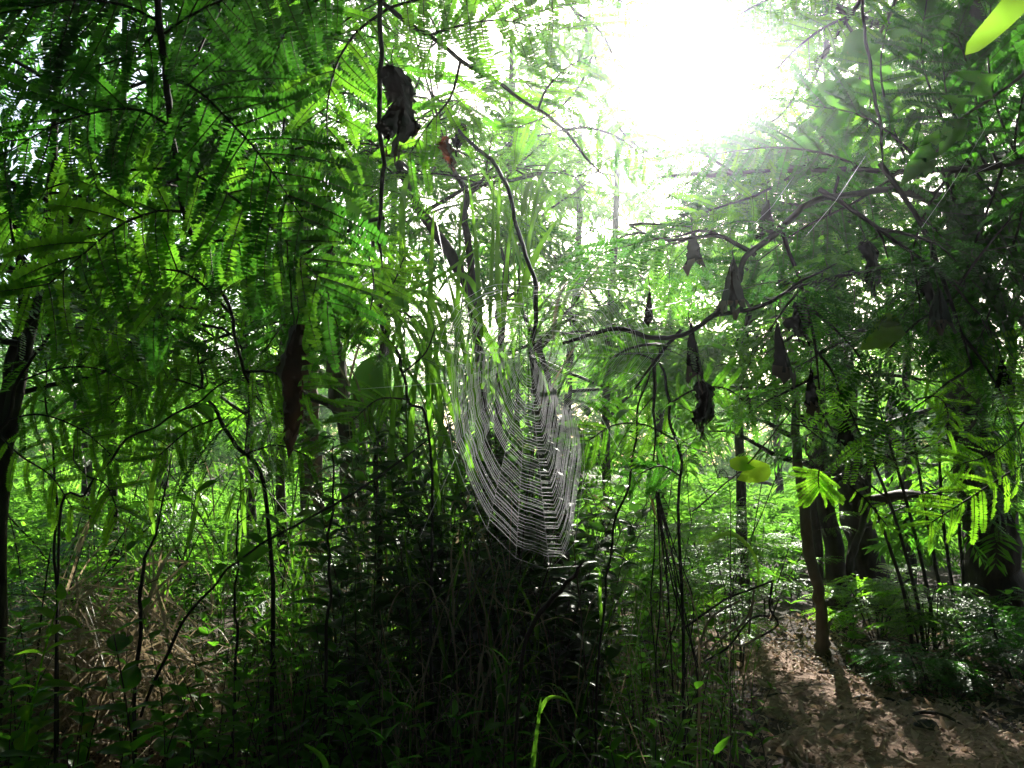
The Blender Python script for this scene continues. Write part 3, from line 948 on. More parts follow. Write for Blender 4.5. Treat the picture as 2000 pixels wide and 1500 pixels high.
sb, sbb = stem_thing('shaded_bough', 'dark leafy bough reaching in from the right edge below the sun', 'branch',
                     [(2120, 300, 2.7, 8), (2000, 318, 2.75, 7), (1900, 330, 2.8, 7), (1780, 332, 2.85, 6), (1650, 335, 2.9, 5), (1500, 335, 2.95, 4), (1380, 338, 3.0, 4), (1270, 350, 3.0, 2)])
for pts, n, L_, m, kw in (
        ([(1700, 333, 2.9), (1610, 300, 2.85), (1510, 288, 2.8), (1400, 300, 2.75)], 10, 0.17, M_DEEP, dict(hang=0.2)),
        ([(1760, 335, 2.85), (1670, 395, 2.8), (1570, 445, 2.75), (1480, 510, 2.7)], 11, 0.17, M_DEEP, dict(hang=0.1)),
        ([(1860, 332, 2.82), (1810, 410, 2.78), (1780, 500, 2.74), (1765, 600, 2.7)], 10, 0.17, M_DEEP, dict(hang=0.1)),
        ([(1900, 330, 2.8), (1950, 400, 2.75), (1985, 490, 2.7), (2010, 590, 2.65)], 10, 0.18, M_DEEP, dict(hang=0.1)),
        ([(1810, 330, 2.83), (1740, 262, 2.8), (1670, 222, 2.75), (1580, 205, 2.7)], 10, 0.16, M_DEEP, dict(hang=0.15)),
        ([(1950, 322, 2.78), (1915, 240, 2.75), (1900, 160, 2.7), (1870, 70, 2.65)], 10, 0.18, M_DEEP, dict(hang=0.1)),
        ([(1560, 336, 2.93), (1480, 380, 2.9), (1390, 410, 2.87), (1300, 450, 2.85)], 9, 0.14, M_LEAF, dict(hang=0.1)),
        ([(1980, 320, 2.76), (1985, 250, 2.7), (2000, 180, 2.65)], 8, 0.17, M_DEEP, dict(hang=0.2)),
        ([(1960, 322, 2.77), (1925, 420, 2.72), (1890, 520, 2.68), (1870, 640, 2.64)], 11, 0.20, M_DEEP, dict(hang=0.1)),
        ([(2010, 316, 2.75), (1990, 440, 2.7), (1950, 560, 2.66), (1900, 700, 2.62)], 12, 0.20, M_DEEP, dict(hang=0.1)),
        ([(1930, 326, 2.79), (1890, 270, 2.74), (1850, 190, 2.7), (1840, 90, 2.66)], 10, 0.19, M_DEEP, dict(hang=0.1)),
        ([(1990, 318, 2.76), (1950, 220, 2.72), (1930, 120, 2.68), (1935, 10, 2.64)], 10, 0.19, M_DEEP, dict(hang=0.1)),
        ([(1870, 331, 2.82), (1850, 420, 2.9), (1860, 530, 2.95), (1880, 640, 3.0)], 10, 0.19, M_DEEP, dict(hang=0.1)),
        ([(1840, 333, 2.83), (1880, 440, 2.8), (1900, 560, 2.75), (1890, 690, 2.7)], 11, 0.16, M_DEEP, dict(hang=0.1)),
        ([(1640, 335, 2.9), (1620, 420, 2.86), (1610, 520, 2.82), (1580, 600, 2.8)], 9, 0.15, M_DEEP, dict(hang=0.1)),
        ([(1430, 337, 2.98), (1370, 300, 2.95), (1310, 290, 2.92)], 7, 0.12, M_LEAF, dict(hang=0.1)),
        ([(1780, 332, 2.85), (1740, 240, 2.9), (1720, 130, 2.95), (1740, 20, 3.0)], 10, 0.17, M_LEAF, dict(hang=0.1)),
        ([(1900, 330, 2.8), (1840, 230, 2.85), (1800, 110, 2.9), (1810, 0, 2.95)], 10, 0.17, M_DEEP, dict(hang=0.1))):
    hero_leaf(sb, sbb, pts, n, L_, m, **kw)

rb, rbb = stem_thing('sun_rim_bough', 'thin hazy bough hanging its leaves over the upper right rim of the sun gap', 'branch',
                     [(1800, -90, 3.6, 5), (1720, -40, 3.55, 5), (1660, 30, 3.5, 4), (1610, 110, 3.5, 3), (1570, 200, 3.5, 2)])
for pts, n, L_, m, kw in (
        ([(1720, -40, 3.55), (1620, -40, 3.5), (1520, -10, 3.45), (1420, 40, 3.4)], 11, 0.21, M_LEAF, dict(hang=0.1)),
        ([(1660, 30, 3.5), (1600, 60, 3.45), (1540, 110, 3.4), (1490, 170, 3.35)], 10, 0.19, M_LEAF, dict(hang=0.1)),
        ([(1620, 90, 3.5), (1570, 150, 3.45), (1530, 220, 3.4), (1450, 270, 3.35)], 10, 0.19, M_LEAF, dict(hang=0.1)),
        ([(1650, 40, 3.5), (1690, 110, 3.45), (1700, 190, 3.4), (1690, 270, 3.35)], 10, 0.19, M_LEAF, dict(hang=0.1))):
    hero_leaf(rb, rbb, pts, n, L_, m, **kw)
rb, rbb = stem_thing('sun_rim_bough', 'thin hazy bough drooping over the upper left rim of the sun gap', 'branch',
                     [(1010, -90, 3.4, 4), (1070, -40, 3.4, 4), (1120, 20, 3.4, 3), (1160, 100, 3.4, 3), (1180, 190, 3.4, 2)])
for pts, n, L_, m, kw in (
        ([(1070, -40, 3.4), (1140, -30, 3.36), (1210, 0, 3.32), (1260, 50, 3.3)], 9, 0.17, M_LEAF, dict(hang=0.1)),
        ([(1120, 20, 3.4), (1170, 60, 3.36), (1200, 120, 3.32), (1210, 200, 3.3)], 9, 0.16, M_LEAF, dict(hang=0.1)),
        ([(1160, 100, 3.4), (1130, 170, 3.36), (1080, 220, 3.32), (1010, 250, 3.3)], 10, 0.17, M_LEAF, dict(hang=0.1)),
        ([(1180, 190, 3.4), (1210, 250, 3.36), (1250, 290, 3.32), (1300, 310, 3.3)], 8, 0.12, M_DEEP, dict(hang=0.1))):
    hero_leaf(rb, rbb, pts, n, L_, m, **kw)

# upright vine with the huge dead leaf
vt, vb = stem_thing('hanging_vine', 'straight dark vine hanging from the top left of centre past a big dead leaf', 'vine',
                    [(745, -60, 1.95, 5), (744, 60, 1.95, 5), (741, 170, 1.95, 5), (747, 300, 1.95, 4.5), (742, 420, 1.95, 4), (745, 525, 1.95, 3)], sides=7)
vt, vb = stem_thing('hanging_vine', 'thin vine hanging at the upper right among soft broad leaves', 'vine',
                    [(1680, -60, 1.9, 3), (1690, 60, 1.9, 3), (1702, 150, 1.9, 3.2), (1718, 240, 1.9, 3), (1726, 330, 1.9, 2)], sides=6)

# branch from the web hub up, and the one running right from the web
t, b = stem_thing('bare_twig', 'bare dark twig slanting down to the hub of the spider web', 'twig',
                  [(895, 255, 2.2, 3), (960, 310, 2.1, 4), (985, 360, 2.0, 4), (1010, 440, 1.9, 4), (1033, 510, 1.8, 4), (1045, 580, 1.72, 5), (1047, 640, 1.68, 4), (1040, 690, 1.66, 3)])
t, b = stem_thing('knotty_branch', 'dark knotty branch reaching right from the web towards the dead leaves', 'branch',
                  [(1095, 672, 1.9, 3), (1180, 655, 1.95, 4), (1260, 650, 2.0, 5), (1330, 645, 2.1, 4.5), (1390, 615, 2.15, 5), (1440, 560, 2.2, 5), (1475, 500, 2.25, 6), (1520, 440, 2.3, 6), (1600, 385, 2.5, 6), (1720, 370, 2.8, 6), (1850, 390, 3.1, 6), (2060, 400, 3.4, 6)], sides=10)
kl = [pxlimb(p) for p in (
    [(1330, 645, 2.1, 4), (1290, 690, 2.1, 3), (1240, 760, 2.15, 2)],
    [(1390, 615, 2.15, 5), (1480, 600, 2.2, 4), (1560, 560, 2.3, 3), (1640, 540, 2.4, 2)],
    [(1475, 500, 2.25, 5), (1400, 460, 2.3, 4), (1300, 470, 2.4, 3), (1230, 440, 2.5, 2)],
    [(1600, 370, 2.4, 5), (1680, 420, 2.4, 4), (1790, 500, 2.3, 3), (1880, 560, 2.2, 2)],
    [(1720, 320, 2.6, 6), (1800, 440, 2.5, 5), (1860, 600, 2.4, 4), (1900, 720, 2.3, 2)],
    [(1520, 440, 2.3, 5), (1560, 540, 2.35, 4), (1590, 660, 2.4, 3), (1600, 760, 2.5, 2)])]
add_limbs(t, b, kl, sides=6)
dress(t, b, kl, 60, 0.24, M_DEEP, 1, twig_len=0.25, mat2=M_LEAF, p2=0.5, every=0.12)

# ------------------------------------------------------------------ the spider web
HUB = np.array([1032.0, 690.0]); WD = 1.62


def web_R(th):
    """web outline: radius in photo pixels for direction th (0 = right, pi/2 = down)"""
    key = np.radians([-180, -150, -115, -90, -60, -30, 0, 30, 55, 72, 80, 92, 105, 120, 140, 160, 180])
    val = np.array([165, 160, 140, 120, 140, 230, 250, 170, 165, 300, 412, 385, 325, 250, 192, 160, 150.])
    return np.interp(th, key, val)


WN = unit(np.array([0.12, -1.0, 0.10]))


def web_pt(th, f, bulge=0.0):
    R_ = web_R(th) * f
    px = HUB[0] + R_ * np.cos(th); py = HUB[1] + R_ * np.sin(th)
    # the web hangs in one plane, tilted a little away from the viewer at its foot
    c0 = P(HUB[0], HUB[1], WD)
    v = P(px, py, 1.0) - EYE
    k = np.dot(c0 - EYE, WN) / np.dot(v, WN)
    return EYE + v * k + WN * bulge


web = thing('spider_web', 'large silvery spider web hanging in the sunlight at the centre of the view', 'spider web', P(HUB[0], HUB[1], WD))
wb0 = np.array(web.location)
nrad = 34
rad_th = np.sort(np.linspace(-math.pi, math.pi, nrad, endpoint=False) + RNG.normal(size=nrad) * 0.03)
mb = MB()
for th in rad_th:
    f = np.array([0.02, 0.3, 0.6, 1.0, 1.06])
    tube(mb, np.array([web_pt(th, x) for x in f]) - wb0, 0.00022, 3, cap=False)
mb.build('radial_threads', [M_SILK], web)
mb = MB()
nt_ = 70
fs = []
f = 0.10
for k in range(nt_):
    f += 0.0150 + (0.014 if k % 6 == 5 else 0.0)
    if f > 1.0: break
    fs.append(f)
for k, f in enumerate(fs):
    for j in range(nrad):
        a0 = rad_th[j]; a1 = rad_th[(j + 1) % nrad] + (2 * math.pi if j == nrad - 1 else 0)
        mid = ((a0 + a1) / 2 + math.pi) % (2 * math.pi) - math.pi
        deg = math.degrees(mid)
        # the upper part is torn and sparse
        keep = float(np.interp(deg, [-180, -150, -115, -60, -35, 0, 30, 50, 60, 130, 160, 180], [0.72, 0.55, 0.25, 0.25, 0.5, 0.6, 0.6, 0.8, 0.985, 0.985, 0.9, 0.72]))
        if RNG.random() > keep or (105 < deg < 116 and 0.62 < f < 0.69): continue
        g = f * (1 + 0.004 * RNG.normal())
        ths = np.linspace(a0, a1, 5)
        sag = np.array([0, -0.006, -0.009, -0.006, 0]) * 1.2
        pts = np.array([web_pt(((x + math.pi) % (2 * math.pi)) - math.pi, g * (1 + s_)) for x, s_ in zip(ths, sag)])
        rr = (0.00052 if deg > 40 else 0.00036) * (0.75 + 0.5 * RNG.random())
        tube(mb, pts - wb0, rr, 3, cap=False)
mb.build('capture_spiral', [M_SILK], web)
mb = MB()
outl = np.array([web_pt(th, 1.06) for th in np.append(rad_th, rad_th[0] + 1e-6)])
tube(mb, outl - wb0, 0.0003, 3, cap=False)
for (a, q) in ((math.radians(-150), (850, 420, 2.0)), (math.radians(-60), (1290, 350, 1.9)), (math.radians(-20), (1440, 560, 2.2)), (math.radians(85), (1140, 1105, 1.62)), (math.radians(160), (700, 760, 1.9)), (math.radians(125), (820, 1050, 1.8)), (math.radians(40), (1255, 960, 2.2))):
    tube(mb, np.array([web_pt(a, 1.05), P(*q)]) - wb0, 0.00045, 3, cap=False)
mb.build('anchor_threads', [M_SILK], web)
mb = MB()
for k in range(60):                          # specks of plant litter caught in it
    th = RNG.uniform(-3.1, 3.1); p = web_pt(th, RNG.uniform(0.15, 0.95), 0.0015)
    s = RNG.uniform(0.001, 0.0026)
    V = RNG.normal(size=(4, 3)) * s
    mb.add(p - wb0 + V, [[0, 1, 2], [0, 2, 3], [0, 3, 1], [1, 3, 2]])
o = mb.build('caught_specks', [M_LITTER], web); o['kind'] = 'stuff'

for lab, a, q in (('single shining silk strand crossing below right of the sun', (1470, 440, 1.1), (1550, 345, 1.0)),
                  ('silk strand slanting over dark branches right of the vine foot', (1575, 460, 1.0), (1690, 305, 0.95)),
                  ('long silk strand slanting across the dark leaves at upper right', (1800, 445, 1.0), (1945, 215, 0.9)),
                  ('silk strand running off the right edge above the dark branches', (1890, 345, 0.9), (2040, 255, 0.85))):
    A, B = P(*a), P(*q)
    t = thing('silk_strand', lab, 'silk', A, 'stray silk strands at upper right')
    mb = MB()
    tube(mb, np.array([A, (A + B) / 2 + [0, 0, -0.006], B]) - A, 0.00022, 4)
    mb.build('thread', [M_SILK], t)

# ------------------------------------------------------------------ folded dead leaves hanging from the twigs
def dead_leaf(label, px, py, hpx, wpx, d, kind='fold', seed=0, edge=True, main=None, name='dead_leaf'):
    r = np.random.default_rng(seed)
    top = P(px, py, d)
    H, W = hpx * d / F, wpx * d / F
    t = thing(name, label, 'dead leaf', top, 'dead leaves hanging from twigs')
    nx, ny = (10, 12) if kind == 'fold' else (12, 22)
    yaw = r.uniform(-0.5, 0.5)
    lean = r.uniform(-0.12, 0.12)
    V = np.zeros((ny + 1, nx + 1, 3)); keep = np.ones((ny, nx), bool)
    for i in range(ny + 1):
        v = i / ny
        wv = W * (0.06 + (v ** 0.8 if kind == 'fold' else math.sin(math.pi * min(1, 0.12 + 0.85 * v)) ** 0.7 * (1 + 0.28 * math.sin(v * 13 + seed)))) * (1 + 0.05 * r.normal())
        for j in range(nx + 1):
            u = j / nx * 2 - 1
            tent = (1 - abs(u)) * W * 0.55 * (0.3 + v)
            rag = (0.10 * math.sin(u * 7 + seed) + 0.06 * r.normal()) * H * max(0, (v - 0.75) / 0.25)
            q = np.array([u * wv / 2 + (0.02 if kind == 'fold' else 0.05) * W * r.normal() * v + lean * H * v + (0 if kind == 'fold' else 0.16 * W * math.sin(v * 5 + seed)), -tent + 0.05 * W * r.normal(), -v * H + rag - 0.10 * H * v * (1 - abs(u)) * (1 if seed % 2 else -1)])
            V[i, j] = [q[0] * math.cos(yaw) - q[1] * math.sin(yaw), q[0] * math.sin(yaw) + q[1] * math.cos(yaw), q[2]]
    keep[-1] = r.random(nx) > 0.35
    keep[-2] = r.random(nx) > 0.10
    if kind != 'fold':
        keep[3:, 0] &= r.random(ny - 3) > 0.45; keep[3:, -1] &= r.random(ny - 3) > 0.45
        keep[6:, 1] &= r.random(ny - 6) > 0.2; keep[6:, -2] &= r.random(ny - 6) > 0.2
        keep[-4:] &= r.random((4, nx)) > 0.3
    idx = np.arange((ny + 1) * (nx + 1)).reshape(ny + 1, nx + 1)
    mb = MB(); mb.add(V.reshape(-1, 3), np.zeros((0, 4), int))
    for i in range(ny):
        for j in range(nx):
            if not keep[i, j]: continue
            pale = edge and (i >= ny - 3 + r.integers(0, 2)) and r.random() < 0.85 or (kind != 'fold' and j >= nx - 2 and r.random() < 0.4)
            mb.F.append((np.array([[idx[i, j], idx[i, j + 1], idx[i + 1, j + 1], idx[i + 1, j]]]), 1 if pale else 0))
    mb.build('blade', [main or M_DEAD, M_DEADEDGE], t)
    mb = MB()
    tube(mb, np.array([[0, 0, 0.0], [0.003 * r.normal(), 0, 0.025], [0.01 * r.normal(), 0.005, 0.06]]), [0.002, 0.0014, 0.0012], 5)
    mb.build('stalk', [M_TWIG], t)
    return t


for k, (lab, px, py, h, w_, d, kw) in enumerate((
        ('largest black folded dead leaf with a torn pale hem, right of the web', 1433, 505, 108, 54, 2.16, {}),
        ('hazy dark folded leaf up left of the largest black one', 1352, 455, 78, 46, 2.4, {}),
        ('long dark dead leaf hanging below the knotty branch, right of the web', 1348, 632, 110, 38, 2.12, {}),
        ('dark dead leaf with curled brown tip hanging lowest right of the web', 1372, 745, 105, 40, 2.1, dict(kind='long')),
        ('dark folded leaf with a hooked right tip, right of the knotty branch', 1517, 632, 108, 44, 2.25, {}),
        ('narrow brown folded leaf just above and right of the hook-tipped one', 1557, 590, 90, 40, 2.3, dict(kind='long')),
        ('dark dead leaf below right of the hook-tipped one, beside a twig end', 1583, 722, 80, 34, 2.45, {}),
        ('small thin brown dead leaf under the hook-tipped one', 1516, 758, 48, 18, 2.7, dict(kind='long')),
        ('broad dark folded leaf with a pale tip at far right', 1832, 560, 85, 48, 2.1, {}),
        ('long dim dead leaf among dark branches right of the largest one', 1690, 468, 115, 32, 2.5, dict(kind='long', edge=False)),
        ('dim narrow dead leaf just up left of the pale-tipped far right one', 1800, 505, 85, 32, 2.3, dict(edge=False)),
        ('small dark dead leaf hanging nearest the web on its right', 1268, 570, 72, 25, 2.5, dict(edge=False)),
        ('dark wide dead leaf low at right above the sunlit fronds', 1648, 818, 48, 40, 2.9, dict(edge=False)),
        ('tiny dark dead leaf midway between web and pale sapling', 1461, 770, 34, 13, 3.0, dict(kind='long', edge=False)),
        ('hazy dead leaf close under the dark branches below the sun', 1497, 392, 75, 42, 2.5, dict(edge=False)),
        ('dark dead leaf at the right edge above the big trunk', 1955, 700, 62, 36, 2.4, dict(edge=False)),
        ('dark shrivelled leaf beside the rusty one above the crooked tree', 893, 240, 62, 28, 2.35, dict(kind='long', edge=False)))):
    dead_leaf(lab, px, py, h, w_, d, seed=k + 3, **kw)
dead_leaf('rusty red dead leaf hanging above the forks of the crooked tree', 872, 268, 62, 30, 2.3, kind='long', seed=41, main=M_RUST, edge=False)
dead_leaf('huge ragged dark dead leaf clinging to the upright vine', 768, 132, 190, 68, 1.88, kind='long', seed=50, name='dead_leaf')
dead_leaf('long shredded brown dead leaf hanging left of centre on a thin stalk', 578, 636, 215, 62, 1.46, kind='long', seed=53, main=leaf_mat('shredded_leaf', (0.014, 0.010, 0.007), (0.06, 0.036, 0.022), trans=0.8, rough=0.7, tmix=0.2, gloss=0.1, dry=True), name='dead_leaf')
t, b = stem_thing('thin_stalk', 'thin stalk that the long shredded dead leaf hangs from', 'stalk', [(560, 470, 1.5, 1.5), (570, 590, 1.47, 1.5), (577, 645, 1.46, 2)], sides=5)

# ------------------------------------------------------------------ canes, reeds and grass
def blade_mesh(seed, L_=1.0, w_=0.03, arch=0.5, mat=None, n=12):
    r = np.random.default_rng(seed)
    t = np.linspace(0, 1, n)
    k = arch * (0.8 + 0.4 * r.random())
    ang = k * t ** 1.8 * 1.6
    x = np.cumsum(np.cos(ang)) / n; z = -np.cumsum(np.sin(ang)) / n
    y = 0.05 * np.sin(3 * t + r.random() * 6)
    wd = w_ * np.minimum(0.5 + 3 * t, 1) * np.clip(1 - t, 0, 1) ** 0.55 + 0.0006
    mb = MB()
    ribbon(mb, np.stack([x, y * t, z], axis=1), wd, np.array([0, 0, 1.0]))
    return mb.mesh('blade', [mat or M_GRASS])


BLADES = [blade_mesh(i, 1, (0.036, 0.045, 0.03, 0.05, 0.04, 0.032)[i], (0.15, 0.5, 0.9, 0.3, 1.3, 0.7)[i]) for i in range(6)]
DRYBL = [blade_mesh(20 + i, 1, 0.022, (0.5, 1.2, 1.6)[i], M_STRAW) for i in range(3)]


def cane_clump(label, px, d, spread, n, height, nb, dry=0.15, seed=0, name='cane_clump', stem_r=0.006):
    c = P(px, ground_py(px, d), d)
    base = np.array([c[0], c[1], float(gz(c[0], c[1]))])
    t = thing(name, label, 'grass', base)
    for k in range(n):
        a = RNG.random() * 6.28; r = spread * math.sqrt(RNG.random())
        p0 = np.array([math.cos(a) * r, math.sin(a) * r, -0.02])
        H = height * (0.65 + 0.4 * RNG.random())
        lean = RNG.normal(size=2) * 0.09
        pts = np.array([p0 + np.array([lean[0] * s * s * H, lean[1] * s * s * H, s * H]) for s in np.linspace(0, 1, 7)])
        isdry = RNG.random() < dry
        mb = MB(); tube(mb, pts, np.linspace(stem_r, stem_r * 0.35, 7), 5)
        mb.build('stem', [M_STRAW if isdry else M_GRASS], t)
        for j in range(nb):
            s = 0.2 + 0.8 * (j + RNG.random()) / nb
            i = min(int(s * 6), 5)
            p = pts[i] + (pts[i + 1] - pts[i]) * (s * 6 - i)
            az = RNG.random() * 6.28
            up = 1.4 + 1.6 * RNG.random() + (1.2 if s > 0.8 else 0)
            dv = np.array([math.cos(az), math.sin(az), up])
            q = p + base + unit(dv) * 0.5
            if bool(bad_spot(q)[0]): continue
            ms = DRYBL if (isdry or (s < 0.4 and RNG.random() < 0.6)) else BLADES
            link('blade', ms[RNG.integers(len(ms))], t, TM(p, basis(dv, np.array([math.cos(az + .3), math.sin(az + .3), -0.15])* -1.0), (0.5 + 0.5 * RNG.random()) * min(1.0, height / 2.2)))
    return t


cc = cane_clump('tall upright green canes rising above the spider web', 975, 3.9, 0.22, 13, 3.1, 6)
for q, w_, d in (([(835, 800), (838, 640), (842, 500), (847, 405)], 15, 3.2), ([(958, 640), (962, 520), (965, 420), (960, 330)], 13, 3.4), ([(940, 660), (932, 540), (925, 440), (912, 330)], 13, 3.3),
                 ([(985, 640), (992, 530), (1000, 440), (1012, 350)], 17, 3.2), ([(1000, 640), (1030, 535), (1055, 480), (1090, 425)], 17, 3.1), ([(905, 880), (880, 720), (850, 600), (800, 560)], 15, 3.0),
                 ([(940, 900), (925, 760), (895, 650), (865, 570)], 15, 2.9), ([(930, 940), (890, 820), (850, 730), (800, 650)], 15, 3.0), ([(905, 960), (870, 850), (830, 770), (775, 700)], 13, 3.1),
                 ([(975, 640), (970, 540), (972, 430), (978, 300)], 14, 3.5), ([(860, 1000), (845, 860), (835, 740), (828, 640)], 14, 3.2), ([(760, 960), (765, 860), (772, 760), (790, 660)], 14, 3.4),
                 ([(945, 600), (915, 545), (880, 540), (850, 580)], 13, 3.3), ([(890, 700), (893, 600), (897, 520), (915, 470)], 12, 3.5), ([(800, 940), (806, 800), (818, 700), (850, 610)], 13, 3.3)):
    a = smooth_path(np.array([P(x, y, d) for x, y in q]), 16); t_ = np.linspace(0, 1, 16)
    mb = MB(); ribbon(mb, a - np.array(cc.location), w_ * d / F * np.minimum(0.6 + 2 * t_, 1) * np.clip(1 - t_, 0, 1) ** 0.5 + 0.0006, unit(-FWD + 0.2 * UPV + 0.5 * RNG.normal() * RGT))
    mb.build('blade', [M_GRASS], cc)
cane_clump('dense canes left of the spider web', 860, 3.7, 0.24, 12, 2.3, 6)
cane_clump('leafy canes by the peeling trunk, left of the dense canes', 760, 4.3, 0.28, 10, 2.0, 6)
cane_clump('dark reeds with dry brown foot under the spider web', 1010, 3.0, 0.26, 14, 1.05, 5, dry=0.5)
cane_clump('dark shaded reeds low left of the web foot', 885, 2.9, 0.22, 12, 1.2, 5, dry=0.4)
cane_clump('thin reeds right of the web foot before the bright clearing', 1215, 4.2, 0.35, 10, 1.2, 4)
cane_clump('pale arching grass tuft standing in the sunlit gap at left', 300, 4.3, 0.18, 16, 1.65, 3, dry=0.1, name='grass_tuft', stem_r=0.003)
cane_clump('bright grass tuft right of the pale arching one', 415, 4.6, 0.22, 16, 1.5, 3, dry=0.1, name='grass_tuft', stem_r=0.003)
cane_clump('small grass tuft in front of the long shredded dead leaf', 560, 4.2, 0.24, 14, 1.2, 3, dry=0.15, name='grass_tuft', stem_r=0.003)
cane_clump('grass tuft at the near left of the path, by the dry bent stems', 1400, 4.6, 0.25, 12, 0.75, 3, dry=0.25, name='grass_tuft', stem_r=0.003)
cane_clump('tuft of shaded grass at the foot of the tall upright canes', 1120, 3.6, 0.25, 12, 0.8, 3, dry=0.4, name='grass_tuft', stem_r=0.003)

# ------------------------------------------------------------------ loose blades and single leaves
def px_blade(label, pts, wpx, mat=M_GRASS, name='single_grass', cat='grass', nrm=None, group=None, tip=0.45):
    a = np.array([P(*q) for q in pts]); full = smooth_path(a, 16)
    b = full[0].copy()
    t = np.linspace(0, 1, 16)
    d = pts[0][2]
    wd = wpx * d / F * np.minimum(0.55 + 2.5 * t, 1) * np.clip(1 - t, 0, 1) ** tip + 0.0005
    mb = MB(); ribbon(mb, full - b, wd, unit(-FWD + 0.4 * UPV) if nrm is None else nrm, fold=0.2)
    th = thing(name, label, cat, b, group)
    mb.build('blade', [mat], th)
    return th


px_blade('bright yellow-green blade poking in at the top right corner', [(2060, -70, 0.75), (2000, -10, 0.74), (1945, 50, 0.73), (1885, 108, 0.72)], 58, M_PALE, tip=0.3)
px_blade('bright curved grass blade arching over the dry bent stems', [(1380, 1060, 4.0), (1425, 1042, 4.0), (1462, 1068, 4.0), (1480, 1110, 4.0), (1479, 1160, 4.0)], 10, M_PALE)
px_blade('tall lit blade standing at the bottom centre', [(1035, 1560, 2.4), (1042, 1480, 2.4), (1050, 1420, 2.4), (1057, 1362, 2.4)], 11, M_GRASS)
px_blade('short lit blade tip bending right at the bottom centre', [(1050, 1400, 2.4), (1068, 1366, 2.4), (1090, 1362, 2.4), (1112, 1370, 2.4)], 9, M_GRASS)
px_blade('curved green blade at the bottom edge left of centre', [(640, 1520, 2.2), (635, 1490, 2.2), (620, 1470, 2.2), (592, 1452, 2.2)], 14, M_GRASS)
px_blade('long lit grass blade leaning right of the peeling trunk', [(640, 900, 3.6), (700, 850, 3.5), (760, 780, 3.4), (800, 700, 3.3)], 9, M_GRASS)
px_blade('broad blade crossing the canes at half height', [(640, 640, 3.3), (740, 590, 3.2), (850, 545, 3.1), (940, 480, 3.0)], 12, M_GRASS)
px_blade('tall pale blade rising from the sunlit grass at left', [(295, 1010, 3.4), (300, 930, 3.4), (318, 870, 3.4), (338, 812, 3.4)], 13, M_PALE)
px_blade('drooping thin blade beside the tall pale one', [(318, 870, 3.4), (345, 838, 3.4), (370, 850, 3.4), (392, 890, 3.4)], 7, M_GRASS)

t, b = stem_thing('bent_reed', 'elbow-bent dark reed under the spider web', 'reed', [(1000, 1560, 1.75, 3), (1020, 1300, 1.7, 4), (1048, 1204, 1.66, 5), (1085, 1165, 1.64, 5), (1115, 1130, 1.62, 4), (1145, 1092, 1.6, 2.5)], sides=6)
mb = MB()
pts = smooth_path(np.array([P(1048, 1204, 1.66), P(1010, 1192, 1.65), P(960, 1184, 1.64)]), 10)
ribbon(mb, pts - b, np.linspace(0.006, 0.001, 10), unit(UPV - 0.3 * FWD))
mb.build('blade', [M_STRAW], t)

HL = [mesh_of(*ovate_geo(6, a, 0.25, dr, 1.0, 0.03, seed=81 + i), M_HERB, 'leaf') for i, (a, dr) in enumerate(((0.5, 0.3), (0.4, 0.45)))]

# broad leaves ------------------------------------------------------
OV = [mesh_of(*ovate_geo(9, a, f, dr, 1.0, seed=i), M_BROAD, 'leaf') for i, (a, f, dr) in enumerate(((0.5, 0.2, 0.25), (0.42, 0.3, 0.4), (0.56, 0.15, 0.1)))]
OVP = mesh_of(*ovate_geo(9, 0.6, 0.25, 0.2, 1.0, 0.16, seed=9), M_PALE, 'leaf')
OVJ = mesh_of(*ovate_geo(10, 0.5, 0.3, 0.3, 1.0, 0.2, seed=12), M_BROAD, 'leaf')
HEART = mesh_of(*ovate_geo(11, 0.92, 0.12, 0.12, heart=True, seed=5), leaf_mat('sun_toned_heart_leaf', (0.12, 0.19, 0.02), (0.17, 0.24, 0.03), trans=3.0, blotch=0.25), 'leaf')  # brighter leaf colour stands in for sun shining through


def broad_leaf(parent, b, me, base_px, tip_px, nrm=None, roll=0.0):
    A, B = P(*base_px), P(*tip_px)
    L_ = np.linalg.norm(B - A)
    n = unit((-FWD + 0.5 * UPV) if nrm is None else nrm)
    return link('leaf', me, parent, TM(A - b, basis(B - A, unit(n + RNG.normal(size=3) * 0.1 + RGT * roll)), L_))


def leafy_stem(label, stem, leaves, name, cat, me=None, mat=M_STEM, sides=6):
    t, b = stem_thing(name, label, cat, stem, mat, sides=sides)
    for k, (a, q) in enumerate(leaves):
        broad_leaf(t, b, me if me is not None else OV[k % 3], a, q, roll=RNG.normal() * 0.3)
    return t


leafy_stem('plant with three big smooth drooping leaves left of the canes', [(735, ground_py(735, 3.9), 3.9, 7), (738, 1000, 3.9, 6), (742, 700, 3.9, 5), (730, 480, 3.9, 4), (712, 300, 3.9, 3)],
           [((712, 300, 3.9), (680, 420, 3.8)), ((722, 388, 3.9), (735, 480, 3.8)), ((742, 690, 3.9), (700, 830, 3.75)), ((735, 520, 3.9), (790, 600, 3.8))], 'broad_leaf_plant', 'plant')
leafy_stem('soft broad-leaved climber at the upper right beside the thin vine', [(1780, -60, 3.4, 4), (1720, 60, 3.4, 4), (1680, 150, 3.4, 3), (1640, 230, 3.4, 3), (1570, 300, 3.4, 2)],
           [((1715, 60, 3.4), (1655, 110, 3.25)), ((1690, 100, 3.4), (1740, 200, 3.3)), ((1670, 150, 3.4), (1630, 250, 3.3)), ((1660, 170, 3.4), (1590, 170, 3.3)), ((1640, 230, 3.4), (1560, 235, 3.3)), ((1630, 240, 3.4), (1650, 320, 3.3)), ((1770, -20, 3.4), (1880, 70, 3.2)), ((1760, -20, 3.4), (1850, 10, 3.2)), ((1730, 50, 3.4), (1810, 110, 3.3)), ((1600, 270, 3.4), (1540, 290, 3.3))], 'climbing_vine', 'vine')
